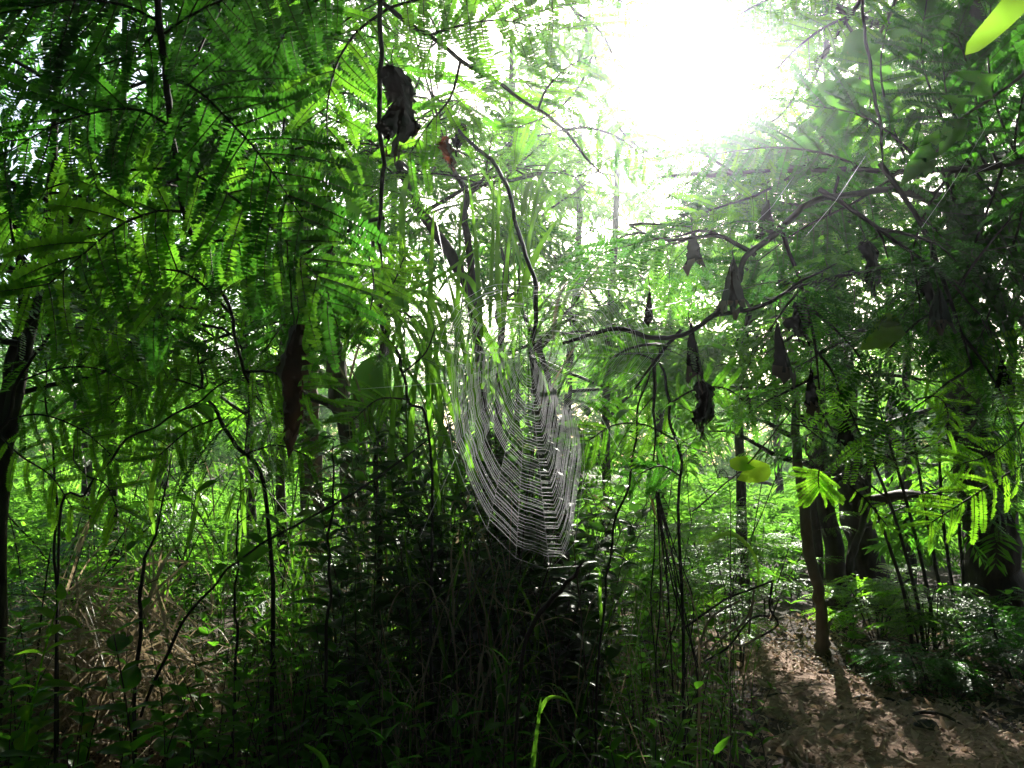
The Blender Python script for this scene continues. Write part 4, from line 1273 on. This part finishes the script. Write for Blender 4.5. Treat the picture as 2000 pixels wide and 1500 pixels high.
leafy_stem('climber with jagged yellow-green leaves under the top right corner', [(2030, 120, 1.7, 4), (1940, 190, 1.75, 3), (1880, 230, 1.8, 3), (1810, 320, 1.85, 2)],
           [((1880, 230, 1.8), (1840, 290, 1.78)), ((1885, 225, 1.8), (1860, 180, 1.75)), ((1850, 265, 1.8), (1800, 275, 1.8)), ((1820, 310, 1.85), (1770, 340, 1.8)), ((1940, 190, 1.75), (1890, 130, 1.7)), ((1830, 295, 1.84), (1790, 300, 1.8)), ((1865, 250, 1.8), (1845, 225, 1.78))], 'climbing_vine', 'vine', OVJ)
t = leafy_stem('vine carrying a pair of heart-shaped leaves, sun glow put into their colour, right of the web', [(1350, 1000, 2.2, 1.5), (1440, 925, 2.2, 1.5), (1500, 860, 2.2, 1.5), (1560, 780, 2.2, 1.2)],
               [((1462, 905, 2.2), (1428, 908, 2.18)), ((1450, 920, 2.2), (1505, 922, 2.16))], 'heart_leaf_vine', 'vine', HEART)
leafy_stem('lobed yellow-green leaf glowing left of the big trunk', [(1800, 560, 2.5, 1.5), (1770, 610, 2.45, 1.5), (1745, 640, 2.4, 1.5)],
           [((1760, 632, 2.4), (1688, 672, 2.35)), ((1758, 625, 2.4), (1712, 625, 2.38))], 'lobed_leaf', 'leaf', OVP)
leafy_stem('single shaded leaf with a lit tip on a slanting twig at lower left', [(270, 1400, 2.4, 3), (340, 1250, 2.4, 3), (420, 1140, 2.4, 2.5), (470, 1090, 2.4, 2.5), (560, 1035, 2.4, 2.5), (690, 965, 2.5, 3), (860, 840, 2.7, 3)],
           [((462, 1090, 2.4), (520, 1072, 2.38))], 'slanting_twig', 'twig', mat=M_TWIG)

# isolated lit feathery fronds hung before the shade
for lab, pts, n, L_, m in (
        ('glowing yellow-green feathery leaf hanging above the dry straw at left', [(170, 930, 2.3), (205, 945, 2.28), (225, 985, 2.26), (228, 1010, 2.25)], 4, 0.10, M_YOUNG),
        ('glowing fan-like feathery leaf above the fern bank', [(1600, 915, 2.9), (1598, 935, 2.88), (1600, 955, 2.87)], 8, 0.095, M_YOUNG),
        ('glowing feathery leaf slanting down right over the thick trunk', [(1660, 950, 2.9), (1690, 975, 2.88), (1715, 1005, 2.87), (1735, 1030, 2.86)], 9, 0.05, M_YOUNG),
        ('long bright feathery leaf crossing the big trunk at right', [(2040, 880, 2.5), (1960, 930, 2.45), (1890, 975, 2.42), (1820, 1020, 2.4)], 11, 0.10, M_YOUNG),
        ('bright feathery leaf above the long one at the right edge', [(2030, 780, 2.5), (1980, 850, 2.45), (1930, 890, 2.42), (1880, 905, 2.4)], 8, 0.09, M_YOUNG),
        ('bright feathery leaf hanging before the top of the big trunk', [(1790, 780, 2.7), (1830, 775, 2.66), (1850, 800, 2.64), (1850, 840, 2.62)], 6, 0.085, M_YOUNG),
        ('lit feathery leaf over the slim stems at right of the pale sapling', [(1800, 700, 2.8), (1840, 700, 2.78), (1880, 720, 2.76)], 6, 0.07, M_YOUNG)):
    st = [(pts[0][0] + (-25 if k else 0), pts[0][1] - 30 * k, pts[0][2] + 0.05 * k, 1.5) for k in (2, 1, 0)]
    t, b = stem_thing('feathery_frond', lab, 'frond', st, M_STEM, sides=4, part='stalk')
    hero_leaf(t, b, pts, n, L_, m, r0=1.8, hang=0.15)

for lab, st, lvs in (
        ('leafy shoot leaning in at the left edge below the arching branch',
         [(-60, 960, 2.7, 5), (10, 820, 2.7, 4), (60, 700, 2.7, 3), (120, 620, 2.7, 2)],
         [([(10, 820, 2.7), (80, 810, 2.66), (160, 840, 2.62), (230, 900, 2.6)], 9, 0.13, M_LEAF), ([(40, 745, 2.7), (110, 720, 2.66), (190, 720, 2.62), (270, 755, 2.6)], 9, 0.14, M_LEAF),
          ([(90, 655, 2.7), (160, 640, 2.66), (240, 660, 2.62), (310, 710, 2.6)], 9, 0.14, M_LEAF), ([(120, 620, 2.7), (140, 560, 2.66), (190, 520, 2.62), (260, 510, 2.6)], 8, 0.13, M_DEEP),
          ([(0, 850, 2.7), (40, 890, 2.66), (100, 930, 2.62), (140, 990, 2.6)], 8, 0.12, M_YOUNG)]),
        ('leafy shoot arching over the pale grass tuft',
         [(520, 980, 3.0, 4), (450, 860, 3.0, 4), (400, 760, 3.0, 3), (380, 670, 3.0, 2)],
         [([(400, 760, 3.0), (330, 740, 2.95), (260, 760, 2.9), (190, 810, 2.87)], 10, 0.15, M_LEAF), ([(390, 710, 3.0), (450, 680, 2.96), (520, 690, 2.92), (580, 730, 2.9)], 9, 0.14, M_LEAF),
          ([(380, 670, 3.0), (330, 630, 2.95), (270, 620, 2.9), (200, 650, 2.87)], 9, 0.14, M_YOUNG), ([(430, 815, 3.0), (370, 840, 2.96), (310, 890, 2.92)], 8, 0.12, M_LEAF), ([(470, 890, 3.0), (540, 870, 2.96), (600, 890, 2.92)], 8, 0.12, M_LEAF)]),
        ('dark leafy spray silhouetted between hanging branch and upright vine',
         [(748, 425, 1.96, 4), (700, 440, 2.08, 4), (640, 470, 2.1, 3), (590, 500, 2.1, 3), (540, 560, 2.1, 2)],
         [([(660, 460, 2.1), (640, 510, 2.07), (640, 570, 2.04), (660, 640, 2.02)], 9, 0.12, M_DEEP), ([(620, 480, 2.1), (570, 470, 2.06), (520, 490, 2.03), (470, 540, 2.0)], 9, 0.13, M_DEEP),
          ([(580, 510, 2.1), (580, 560, 2.06), (560, 620, 2.03), (520, 680, 2.0)], 9, 0.12, M_DEEP), ([(690, 445, 2.1), (720, 500, 2.06), (730, 560, 2.03), (720, 620, 2.0)], 8, 0.11, M_LEAF)]),
        ('leafy shoot before the peeling trunk, left of the canes',
         [(840, 900, 2.9, 3), (800, 780, 2.9, 3), (770, 680, 2.9, 3), (740, 600, 2.9, 2)],
         [([(770, 680, 2.9), (720, 640, 2.86), (660, 640, 2.83), (610, 680, 2.8)], 9, 0.11, M_LEAF), ([(785, 730, 2.9), (830, 690, 2.86), (850, 640, 2.83)], 7, 0.10, M_LEAF), ([(800, 780, 2.9), (740, 780, 2.86), (690, 820, 2.83)], 8, 0.11, M_LEAF), ([(740, 600, 2.9), (770, 550, 2.86), (790, 500, 2.83)], 7, 0.10, M_YOUNG)]),
        ('leafy shoot rising right of the web towards the dead leaves',
         [(1330, 980, 3.1, 3), (1320, 860, 3.1, 3), (1300, 760, 3.1, 3), (1290, 680, 3.1, 2)],
         [([(1320, 860, 3.1), (1260, 830, 3.05), (1200, 830, 3.0), (1150, 860, 2.97)], 9, 0.13, M_LEAF), ([(1305, 790, 3.1), (1360, 760, 3.06), (1420, 760, 3.03), (1470, 800, 3.0)], 9, 0.12, M_LEAF), ([(1295, 710, 3.1), (1240, 690, 3.06), (1190, 700, 3.03)], 8, 0.12, M_LEAF), ([(1330, 930, 3.1), (1290, 910, 3.06), (1240, 930, 3.03)], 8, 0.11, M_DEEP)])):
    if st[0][1] > 800:
        st = [(st[0][0] + 10, ground_py(st[0][0], st[0][2]) + 3, st[0][2], st[0][3] + 1)] + st
    t, b = stem_thing('leafy_shoot', lab, 'shoot', st, M_TWIG, sides=6)
    for pts, n, L_, m in lvs:
        hero_leaf(t, b, pts, n, L_, m, hang=0.12, r0=2.2)

# arching dark bough at lower left and other bare stems
for lab, pts, nm in (
        ('long dark bough arching up from the lower left towards the centre', [(118, 1040, 2.5, 5), (165, 960, 2.5, 5), (235, 880, 2.5, 5), (310, 825, 2.55, 4.5), (400, 775, 2.6, 4), (470, 735, 2.6, 3)], 'bare_bough'),
        ('bare forked dark sapling stem standing in the dry straw', [(262, 1560, 2.7, 9), (265, 1380, 2.7, 8), (270, 1220, 2.7, 8), (280, 1120, 2.7, 7), (296, 1062, 2.7, 5), (320, 960, 2.7, 3), (345, 860, 2.75, 2)], 'bare_sapling'),
        ('thin dark upright stem left of the long arching bough', [(112, 1200, 2.9, 6), (108, 1000, 2.9, 5), (98, 820, 2.9, 4), (85, 700, 2.95, 3), (70, 620, 3.0, 2)], 'bare_sapling'),
        ('upright dark stem right of the single lit-tipped leaf', [(460, 1300, 2.9, 6), (460, 1180, 2.9, 5), (462, 1080, 2.9, 4), (470, 960, 3.0, 3)], 'bare_sapling'),
        ('dark upright stem standing among herbs left of the shaded reeds', [(640, 1250, 2.8, 7), (643, 1100, 2.8, 6), (648, 980, 2.8, 5), (655, 860, 2.85, 3)], 'bare_sapling'),
        ('leaning slender stem right of the web, before the bright clearing', [(1172, 1230, 2.7, 5), (1190, 1100, 2.7, 5), (1214, 990, 2.7, 5), (1238, 870, 2.7, 4.5), (1255, 780, 2.75, 4), (1275, 690, 2.8, 3)], 'bare_sapling'),
        ('thin wiry stem hanging just right of the leaning slender one', [(1425, 1000, 2.6, 1.5), (1400, 930, 2.6, 1.5), (1375, 850, 2.6, 1.5), (1350, 760, 2.6, 1.2), (1335, 690, 2.6, 1)], 'bare_sapling')):
    t, b = stem_thing(nm, lab, 'stem', [(pts[0][0] - 8, ground_py(pts[0][0], pts[0][2]) + 3, pts[0][2], pts[0][3] * 0.55)] + [(x, y, d, r * 0.48) for x, y, d, r in pts if y < ground_py(x, d) - 40], M_TWIG, sides=7)
    up_ = pts[len(pts) // 3:]
    for k in range(7):                       # a few small leaves and side twigs on each
        q0 = up_[min(k * len(up_) // 7, len(up_) - 1)]; q1 = up_[min(k * len(up_) // 7 + 1, len(up_) - 1)]
        f = RNG.random(); c = P(*(np.array(q0[:3]) * (1 - f) + np.array(q1[:3]) * f))
        az = RNG.random() * 6.28; dv = unit(np.array([math.cos(az), math.sin(az), 0.5]))
        tw = limb_path(c, dv, 0.05 + 0.09 * RNG.random(), 0.3, 4, 0.15)
        mb = MB(); tube(mb, tw - b, np.linspace(0.002, 0.0008, 4), 4)
        mb.build('side_twig', [M_TWIG], t)
        link('leaf', HL[k % 2], t, TM(tw[-1] - b, basis(dv * [1, 1, -0.3], np.array([0, 0, 1.0]) + RNG.normal(size=3) * 0.3), 0.05 + 0.05 * RNG.random()))

# the dry stems and bent cage of reeds left of the path
t = thing('dry_stem_cluster', 'cluster of dry dark stems drooping like a broom left of the path', 'stems', G(1330, 1400))
b = np.array(t.location)
for k in range(10):
    x0 = 1278 + RNG.normal() * 6; x1 = 1270 + 110 * RNG.random()
    d = 3.3 + 0.2 * RNG.normal()
    a = np.array([P(x0, 955 + 12 * RNG.random(), d), P(x0 + (x1 - x0) * 0.35, 1060, d), P(x0 + (x1 - x0) * 0.8 + 14 * RNG.normal(), 1180, d), P(x1 + 14 * RNG.normal(), 1320, d), P(x1 + 8 * RNG.normal(), 1480, d)])
    mb = MB(); tube(mb, smooth_path(a, 12) - b, np.linspace(0.0035, 0.0025, 12), 5, rough=0.1)
    mb.build('stem', [M_STRAW if k % 5 == 0 else M_TWIG], t)
t = thing('bent_reed_cage', 'dry reeds bent into a loose angular cage at the left of the path', 'reeds', G(1370, 1400))
b = np.array(t.location)
for q, m in (([(1345, 1235), (1420, 1180), (1460, 1158), (1512, 1138)], M_TWIG), ([(1512, 1138), (1510, 1185), (1500, 1215), (1493, 1238)], M_TWIG),
             ([(1493, 1238), (1450, 1252), (1400, 1260), (1345, 1275)], M_STRAW), ([(1475, 1160), (1443, 1206), (1425, 1245), (1380, 1300)], M_STRAW),
             ([(1476, 1160), (1470, 1220), (1455, 1260)], M_STRAW), ([(1512, 1190), (1470, 1215), (1420, 1270), (1370, 1310)], M_TWIG),
             ([(1455, 1165), (1400, 1210), (1365, 1262), (1340, 1330)], M_STRAW), ([(1360, 1290), (1390, 1320), (1425, 1375)], M_STRAW)):
    mb = MB(); a = np.array([P(x, y, 3.6) for x, y in q]) + RNG.normal(size=(len(q), 3)) * 0.02
    tube(mb, smooth_path(a, 10) - b, np.linspace(0.006, 0.0045, 10), 5, rough=0.1)
    mb.build('reed', [m], t)

# ------------------------------------------------------------------ undergrowth
LANCE = [ovate_geo(5, a, 0.3, dr, 1.2, 0.03, seed=70 + i) for i, (a, dr) in enumerate(((0.26, 0.45), (0.34, 0.3), (0.2, 0.7)))]
OVL = [ovate_geo(5, a, 0.25, dr, 1.0, 0.03, seed=80 + i) for i, (a, dr) in enumerate(((0.55, 0.3), (0.48, 0.45)))]


def herb_geo(base, H, kind, r, leafL):
    """stem path and leaf matrices of one herb"""
    lean = r.normal(size=2) * 0.18
    pts = np.array([base + np.array([lean[0] * s * s * H, lean[1] * s * s * H, s * H]) for s in np.linspace(0, 1, 6)])
    Ms = []
    n = max(4, int(H / 0.065))
    az = r.random() * 6.28
    for k in range(n):
        s = 0.18 + 0.82 * k / (n - 1)
        i = min(int(s * 5), 4)
        p = pts[i] + (pts[i + 1] - pts[i]) * (s * 5 - i)
        az += math.pi / 2 + 0.3 * r.normal()
        for o in (0, math.pi):
            if r.random() < 0.15: continue
            L_ = leafL * (0.65 + 0.6 * r.random()) * (1.15 - 0.55 * s)
            d = np.array([math.cos(az + o), math.sin(az + o), 0.25 + 0.5 * s + 0.25 * r.normal()])
            Ms.append(mat4(p, basis(d, np.array([0, 0, 1.0]) + r.normal(size=3) * 0.25), L_))
    return pts, Ms


def undergrowth(name, label, spots, hgt, leafL, geos, mat):
    r = np.random.default_rng(len(spots))
    mb = MB(); allM = [[] for _ in geos]
    for (x, y) in spots:
        H = hgt[0] + (hgt[1] - hgt[0]) * r.random()
        pts, Ms = herb_geo(np.array([x, y, float(gz(x, y)) - 0.01]), H, 0, r, leafL * (0.75 + 0.5 * r.random()))
        tube(mb, pts, np.linspace(0.004, 0.0015, 6), 4, 1, cap=False)
        allM[r.integers(len(geos))] += [m_ for m_ in Ms if not bool(bad_spot(m_[:3, 3])[0])]
    for (V, Q), Ms in zip(geos, allM):
        if Ms: batch(mb, V, Q, np.array(Ms))
    return tag(mb.build(name, [mat, M_STEM]), label, 'plants', kind='stuff')


def spots_in(px0, px1, d0, d1, n, clear=0.08):
    out = []
    for k in range(n * 3):
        d = d0 + (d1 - d0) * RNG.random(); px = px0 + (px1 - px0) * RNG.random()
        p = P(px, 900, d)
        if on_path(p[0], p[1], clear)[0]: continue
        out.append((p[0], p[1]))
        if len(out) == n: break
    return out


undergrowth('undergrowth', 'ovate-leaved herbs crowding the floor at lower left', [q for q in spots_in(-200, 760, 2.5, 5.2, 330) if not (abs(q[0] + 1.95) < 0.5 and 3.1 < q[1] < 5)], (0.25, 0.8), 0.10, OVL, M_HERB)
undergrowth('undergrowth', 'narrow-leaved dark herbs filling the bottom centre', spots_in(560, 1420, 2.5, 4.6, 300), (0.2, 0.75), 0.13, LANCE, M_HERB)
undergrowth('undergrowth', 'sunlit green herbs carpeting the middle distance', spots_in(-150, 1560, 4.8, 9.5, 620), (0.3, 0.95), 0.13, OVL + LANCE[:1], M_HERBFAR)
undergrowth('undergrowth', 'low herbs along the right side of the path', spots_in(1640, 2150, 5.6, 9.0, 90, 0.12), (0.15, 0.5), 0.10, OVL, M_HERB)
undergrowth('undergrowth', 'tiny leafy herbs on the bank edge by the path stones', spots_in(1640, 1900, 4.9, 5.8, 60, -0.25), (0.06, 0.16), 0.035, OVL, M_HERB)

undergrowth('shaded_thicket', 'dense leafy thicket behind the foot of the web, shade put into its dark leaf colour', spots_in(850, 1125, 3.4, 4.4, 120) + spots_in(620, 1180, 3.1, 4.6, 80), (0.75, 1.85), 0.16, LANCE + OVL[1:], M_THICKET_SHADE)  # added as dark backdrop to the web, shade painted into its leaves

# feathery low shrubs that fill the sunlit middle distance
for lab, px, d, h, n, m in (
        ('feathery shrub glowing at far left behind the twin trunks', 90, 4.8, 1.5, 40, M_LEAF),
        ('feathery shrub behind the pale arching grass tuft', 300, 5.6, 1.5, 44, M_LEAF),
        ('feathery shrub under the narrow brown trunk at left', 470, 5.4, 1.4, 40, M_LEAF),
        ('low feathery shrub at the foot of the peeling trunk', 650, 5.2, 1.1, 30, M_LEAF),
        ('bright feathery shrub right behind the leaning slender stem', 1270, 5.6, 1.35, 40, M_YOUNG),
        ('feathery shrub behind the dry bent reeds left of the path', 1430, 5.8, 1.2, 34, M_LEAF),
        ('feathery shrub in the bright clearing right of the web', 1180, 7.2, 1.5, 40, M_YOUNG),
        ('yellow-green fern bush glowing at the bend right of the path', 1700, 6.6, 0.62, 46, M_YOUNG),
        ('darker fern bush on the bank between path and thin stems', 1790, 6.2, 0.6, 44, M_LEAF),
        ('dim fern bush beside the foot of the big right trunk', 1880, 5.9, 0.5, 30, M_DEEP),
        ('feathery shrub below the heart-shaped leaves', 1480, 7.4, 1.6, 26, M_LEAF),
        ('shaded feathery shrub at the near left corner', 30, 3.6, 0.9, 30, M_DEEP),
        ('tall feathery shrub left of the narrow brown trunk', 400, 6.4, 2.3, 48, M_LEAF),
        ('tall feathery shrub at left behind the leafy shoot', 190, 6.0, 2.3, 48, M_LEAF),
        ('tall feathery shrub between flaking trunk and peeling trunk', 560, 5.6, 2.0, 44, M_LEAF),
        ('tall bright shrub just left of the canes behind the broad-leaved plant', 770, 5.6, 2.2, 44, M_LEAF),
        ('tall feathery shrub right of the web beyond the leaning stem', 1230, 6.6, 2.0, 40, M_LEAF),
        ('tall feathery shrub under the dead leaves, left of the pale sapling', 1390, 7.0, 2.1, 44, M_LEAF),
        ('dark low fern bush on the right bank by the arched root', 1800, 5.3, 0.4, 26, M_DEEP),
        ('dark low fern bush at the right edge before the big trunk', 1960, 5.4, 0.45, 28, M_DEEP)):
    c = P(px, 900, d); base = np.array([c[0], c[1], float(gz(c[0], c[1]))])
    t = thing('feathery_shrub', lab, 'shrub', base, 'feathery shrubs')
    ns = max(4, n // 7)
    for k in range(ns):
        a = RNG.random() * 6.28
        pth = limb_path(base + np.array([0.05 * math.cos(a), 0.05 * math.sin(a), -0.03]), np.array([math.cos(a) * 0.35, math.sin(a) * 0.35, 1.0]), h * (0.7 + 0.4 * RNG.random()), 0.15, 7, 0.07)
        mb = MB(); tube(mb, pth - base, np.linspace(0.008, 0.003, 7), 5)
        mb.build('stem', [M_TWIG], t)
        for j in range(n // ns):
            u = 0.25 + 0.75 * (j + RNG.random()) / (n // ns)
            i = min(int(u * 6), 5); p = pth[i] + (pth[i + 1] - pth[i]) * (u * 6 - i)
            az = RNG.random() * 6.28
            dv = np.array([math.cos(az), math.sin(az), 0.25])
            if bool(bad_spot(p)[0]): continue
            leaf_on(t, base, LEAF1[m.name], p, dv, 0.30 * (0.7 + 0.6 * RNG.random()))

# single herbs one can pick out
def herb_thing(label, px, py_top, d, leafL, mat, geo, H=None, name='herb', seed=0):
    r = np.random.default_rng(seed)
    top = P(px, py_top, d); g0 = float(gz(top[0], top[1]))
    base = np.array([top[0], top[1], g0])
    t = thing(name, label, 'plant', base, 'herbs at the front')
    pts, Ms = herb_geo(np.zeros(3), H or top[2] - g0, 0, r, leafL)
    mb = MB(); tube(mb, pts, np.linspace(0.005, 0.002, 6), 5)
    mb.build('stem', [M_STEM if mat is not M_YOUNG else mat], t)
    me = [mesh_of(*g, mat, 'leaf') for g in geo]
    for m_ in Ms[-26:]:
        link('leaf', me[r.integers(len(me))], t, Matrix(m_.tolist()))


herb_thing('upright lit herb with narrow leaf pairs at the bottom centre', 975, 1285, 2.4, 0.10, M_HERB, LANCE[:2], seed=2)
herb_thing('herb with glowing yellow-green leaves at the left edge', 55, 1125, 2.6, 0.12, M_YOUNG, OVL, seed=3)
herb_thing('herb with big dark leaves at lower left below the dry straw', 300, 1235, 2.4, 0.16, M_HERB, OVL, seed=4)
herb_thing('big-leaved dark herb at the lower left corner', 60, 1260, 2.3, 0.15, M_HERB, OVL, seed=5)
herb_thing('small lit herb with star of leaves right of the dry straw', 428, 1275, 2.7, 0.085, M_YOUNG, OVL, seed=6)
herb_thing('narrow-leaved herb with drooping blades left of the lit bottom herb', 880, 1330, 2.4, 0.14, M_HERB, LANCE, seed=7)
herb_thing('glossy narrow-leaved herb at the bottom right of the dark thicket', 1240, 1370, 2.5, 0.12, M_HERB, LANCE, seed=8)
herb_thing('drooping dark herb at the near edge of the path', 1500, 1395, 3.4, 0.14, M_HERB, LANCE, seed=9)

# dry straw pile -----------------------------------------------------
mb = MB()
for k in range(1900):
    px = 240 + 170 * RNG.normal(); d = 3.4 + 1.0 * RNG.random()
    p = P(px, 900, d); z0 = float(gz(p[0], p[1]))
    hh = (0.7 + 0.25 * math.sin(px * 0.045) + 0.2 * math.sin(px * 0.11 + d * 5)) * math.exp(-((px - 240) / 260) ** 2)
    a = RNG.random() * 6.28; L_ = 0.2 + 0.55 * RNG.random()
    c = np.array([p[0], p[1], z0 + hh * RNG.random()])
    dv = unit(np.array([math.cos(a), math.sin(a), 0.1 + 0.75 * RNG.normal()]))
    t = np.linspace(-0.5, 0.5, 4)[:, None]
    pts = c + dv * t * L_ + np.array([0, 0, -0.10]) * (t * 2) ** 2 * L_
    pts[:, 2] = np.maximum(pts[:, 2], z0 + 0.003)
    ribbon(mb, pts, np.full(4, 0.004 + 0.014 * RNG.random() ** 3), np.array([0, 0, 1.0]) + RNG.normal(size=3) * 0.5, 0, 0.15)
tag(mb.build('dry_straw', [M_STRAW]), 'heap of dry tan straw and dead stems at lower left', 'straw', kind='stuff')

# dead stalks mixed in the dark thicket ------------------------------
mb = MB()
for k in range(420):
    px = 560 + 860 * RNG.random(); d = 2.7 + 2.0 * RNG.random()
    p = P(px, 900, d)
    if on_path(p[0], p[1], 0.0)[0]: continue
    z0 = float(gz(p[0], p[1])); H = 0.25 + 0.7 * RNG.random()
    ln = RNG.normal(size=2) * 0.25
    pts = np.array([[p[0] + ln[0] * s * H, p[1] + ln[1] * s * H, z0 + s * H * (1 - 0.25 * s * abs(ln[0]))] for s in np.linspace(0, 1, 4)])
    if bad_spot(pts[-1])[0]: continue
    ribbon(mb, pts, np.linspace(0.007, 0.002, 4), unit(RNG.normal(size=3)), 0, 0.1)
tag(mb.build('dead_stalks', [M_STRAW]), 'dead brown stalks standing through the dark thicket', 'stalks', kind='stuff')

# ------------------------------------------------------------------ on and beside the path
LIT = [ovate_geo(3, a, f, dr, 1.0, 0.12, seed=90 + i) for i, (a, f, dr) in enumerate(((0.35, 0.5, 0.4), (0.5, -0.3, -0.4), (0.25, 0.6, 0.2)))]
mb = MB(); Ms = []
for k in range(12000):
    x = 0.2 + 4.6 * RNG.random(); y = 3.0 + 4.6 * RNG.random()
    on = on_path(x, y, 0.0)[0]
    d_edge = abs(x - np.interp(y, PATH_C[:, 1], PATH_C[:, 0])) / 1.0
    if on and RNG.random() > 0.6 + 0.4 * min(1, d_edge * 1.1): continue
    z = float(gz(x, y)) + (0.032 if on else 0.012) + 0.012 * RNG.random()
    a = RNG.random() * 6.28
    Ms.append(mat4([x, y, z], basis(np.array([math.cos(a), math.sin(a), 0.3 * RNG.normal()]), np.array([0, 0, 1.0]) + RNG.normal(size=3) * 0.4), 0.025 + 0.06 * RNG.random() ** 2))
for k, (V, Q) in enumerate(LIT):
    batch(mb, V, Q, np.array(Ms[k::3]))
tag(mb.build('leaf_litter', [M_LITTER]), 'small dry fallen leaves scattered over the path', 'leaf litter', kind='stuff')


mb = MB()
for k in range(2600):                       # crumbs of earth and grit on the path
    x = 0.9 + 3.2 * RNG.random(); y = 3.2 + 3.8 * RNG.random()
    if not on_path(x, y, 0.0)[0]: continue
    c_ = np.array([x, y, float(gz(x, y)) + 0.024]); r_ = 0.004 + 0.014 * RNG.random() ** 3
    V = np.array([[1, 0, 0], [-1, 0, 0], [0, 1, 0], [0, -1, 0], [0, 0, 0.8], [0, 0, -0.8]]) * r_ * (0.7 + 0.6 * RNG.random((6, 3)))
    mb.add(V + c_, [[0, 2, 4], [2, 1, 4], [1, 3, 4], [3, 0, 4], [2, 0, 5], [1, 2, 5], [3, 1, 5], [0, 3, 5]])
tag(mb.build('soil_crumbs', [M_PATH], smooth=False), 'crumbs of earth and grit strewn on the path', 'grit', kind='stuff')


def stone(label, px, py, wpx, hpx, seed):
    r = np.random.default_rng(seed)
    g = G(px, py); d = project(g)[2][0]
    W, H = wpx * d / F, hpx * d / F
    nu, nv = 14, 8
    V = []
    for i in range(nv + 1):
        ph = math.pi * i / nv
        for j in range(nu):
            th_ = 2 * math.pi * j / nu
            k = 1 + 0.16 * math.sin(2 * th_ + seed) * math.sin(ph) + 0.1 * math.sin(3 * th_ + 2 * ph + seed) + 0.05 * r.normal()
            V.append([math.sin(ph) * math.cos(th_) * W / 2 * k, math.sin(ph) * math.sin(th_) * W * 0.4 * k, math.cos(ph) * H * 0.7 * k + H * 0.2])
    idx = np.arange((nv + 1) * nu).reshape(nv + 1, nu)
    Q = np.stack([idx[:-1], np.roll(idx[:-1], -1, 1), np.roll(idx[1:], -1, 1), idx[1:]], axis=2).reshape(-1, 4)
    mb = MB(); mb.add(V, Q)
    o = mb.build('stone', [M_STONE]); o.location = g
    tag(o, label, 'stone', 'stones by the path')


stone('dark flat stone at the foot of the pale sapling', 1617, 1315, 42, 16, 1)
stone('low rounded stone under the bank right of the path', 1688, 1372, 40, 16, 2)
stone('half-buried pinkish stone in the near right of the path', 1812, 1440, 44, 22, 3)
stone('small stone at the far bend of the path', 1470, 1272, 46, 16, 4)
for lab, pts in (('arched exposed root looping over the path edge under the bank', [(1742, 1412), (1760, 1385), (1785, 1370), (1815, 1372), (1845, 1385)]),
                 ('knotted low root left of the arched one', [(1705, 1395), (1720, 1378), (1745, 1380), (1768, 1392)]),
                 ('root crossing the right foreground dirt', [(1760, 1425), (1800, 1418), (1850, 1422), (1900, 1440)])):
    a = []
    for k, (x, y) in enumerate(pts):
        g = G(x, y); lift = 0.035 * math.sin(math.pi * k / (len(pts) - 1)) + 0.005
        a.append(g + [0, 0, lift])
    a = np.array(a); b = a[0].copy()
    t = thing('exposed_root', lab, 'root', b, 'roots at the path edge')
    mb = MB(); tube(mb, smooth_path(a, 14) - b, np.linspace(0.012, 0.006, 14), 8, rough=0.15)
    mb.build('root', [M_BARK], t)
for lab, pts in (('dark stick lying across the middle of the path', [(1548, 1354), (1580, 1350), (1612, 1346)]),
                 ('short stick lying on the near path', [(1500, 1366), (1520, 1362), (1548, 1364)])):
    a = np.array([G(x, y) + [0, 0, 0.02] for x, y in pts]); b = a[0].copy()
    t = thing('fallen_stick', lab, 'stick', b, 'sticks on the path')
    mb = MB(); tube(mb, smooth_path(a, 8) - b, np.linspace(0.010, 0.006, 8), 6, rough=0.15)
    mb.build('stick', [M_TWIG], t)

# ------------------------------------------------------------------ added scattering volume for the glow around the sun, mostly lens glare
m = bpy.data.materials.new('glare')
t_, N_, L_ = nodes(m)
o_ = N_.new('ShaderNodeOutputMaterial'); pv = N_.new('ShaderNodeVolumePrincipled')
pv.inputs['Color'].default_value = (0.86, 0.94, 1.0, 1)
pv.inputs['Density'].default_value = 0.0036
pv.inputs['Anisotropy'].default_value = 0.915
L_.new(pv.outputs[0], o_.inputs['Volume'])
mb = MB()
x0, x1, y0, y1, z0, z1 = -45, 45, -35, 55, -1.2, 14
mb.add([[x0, y0, z0], [x1, y0, z0], [x1, y1, z0], [x0, y1, z0], [x0, y0, z1], [x1, y0, z1], [x1, y1, z1], [x0, y1, z1]],
       [[0, 3, 2, 1], [4, 5, 6, 7], [0, 1, 5, 4], [1, 2, 6, 5], [2, 3, 7, 6], [3, 0, 4, 7]])
tag(mb.build('glare', [m], smooth=False), 'thin volume added for the glow around the sun, mostly lens glare', 'glare', kind='stuff')
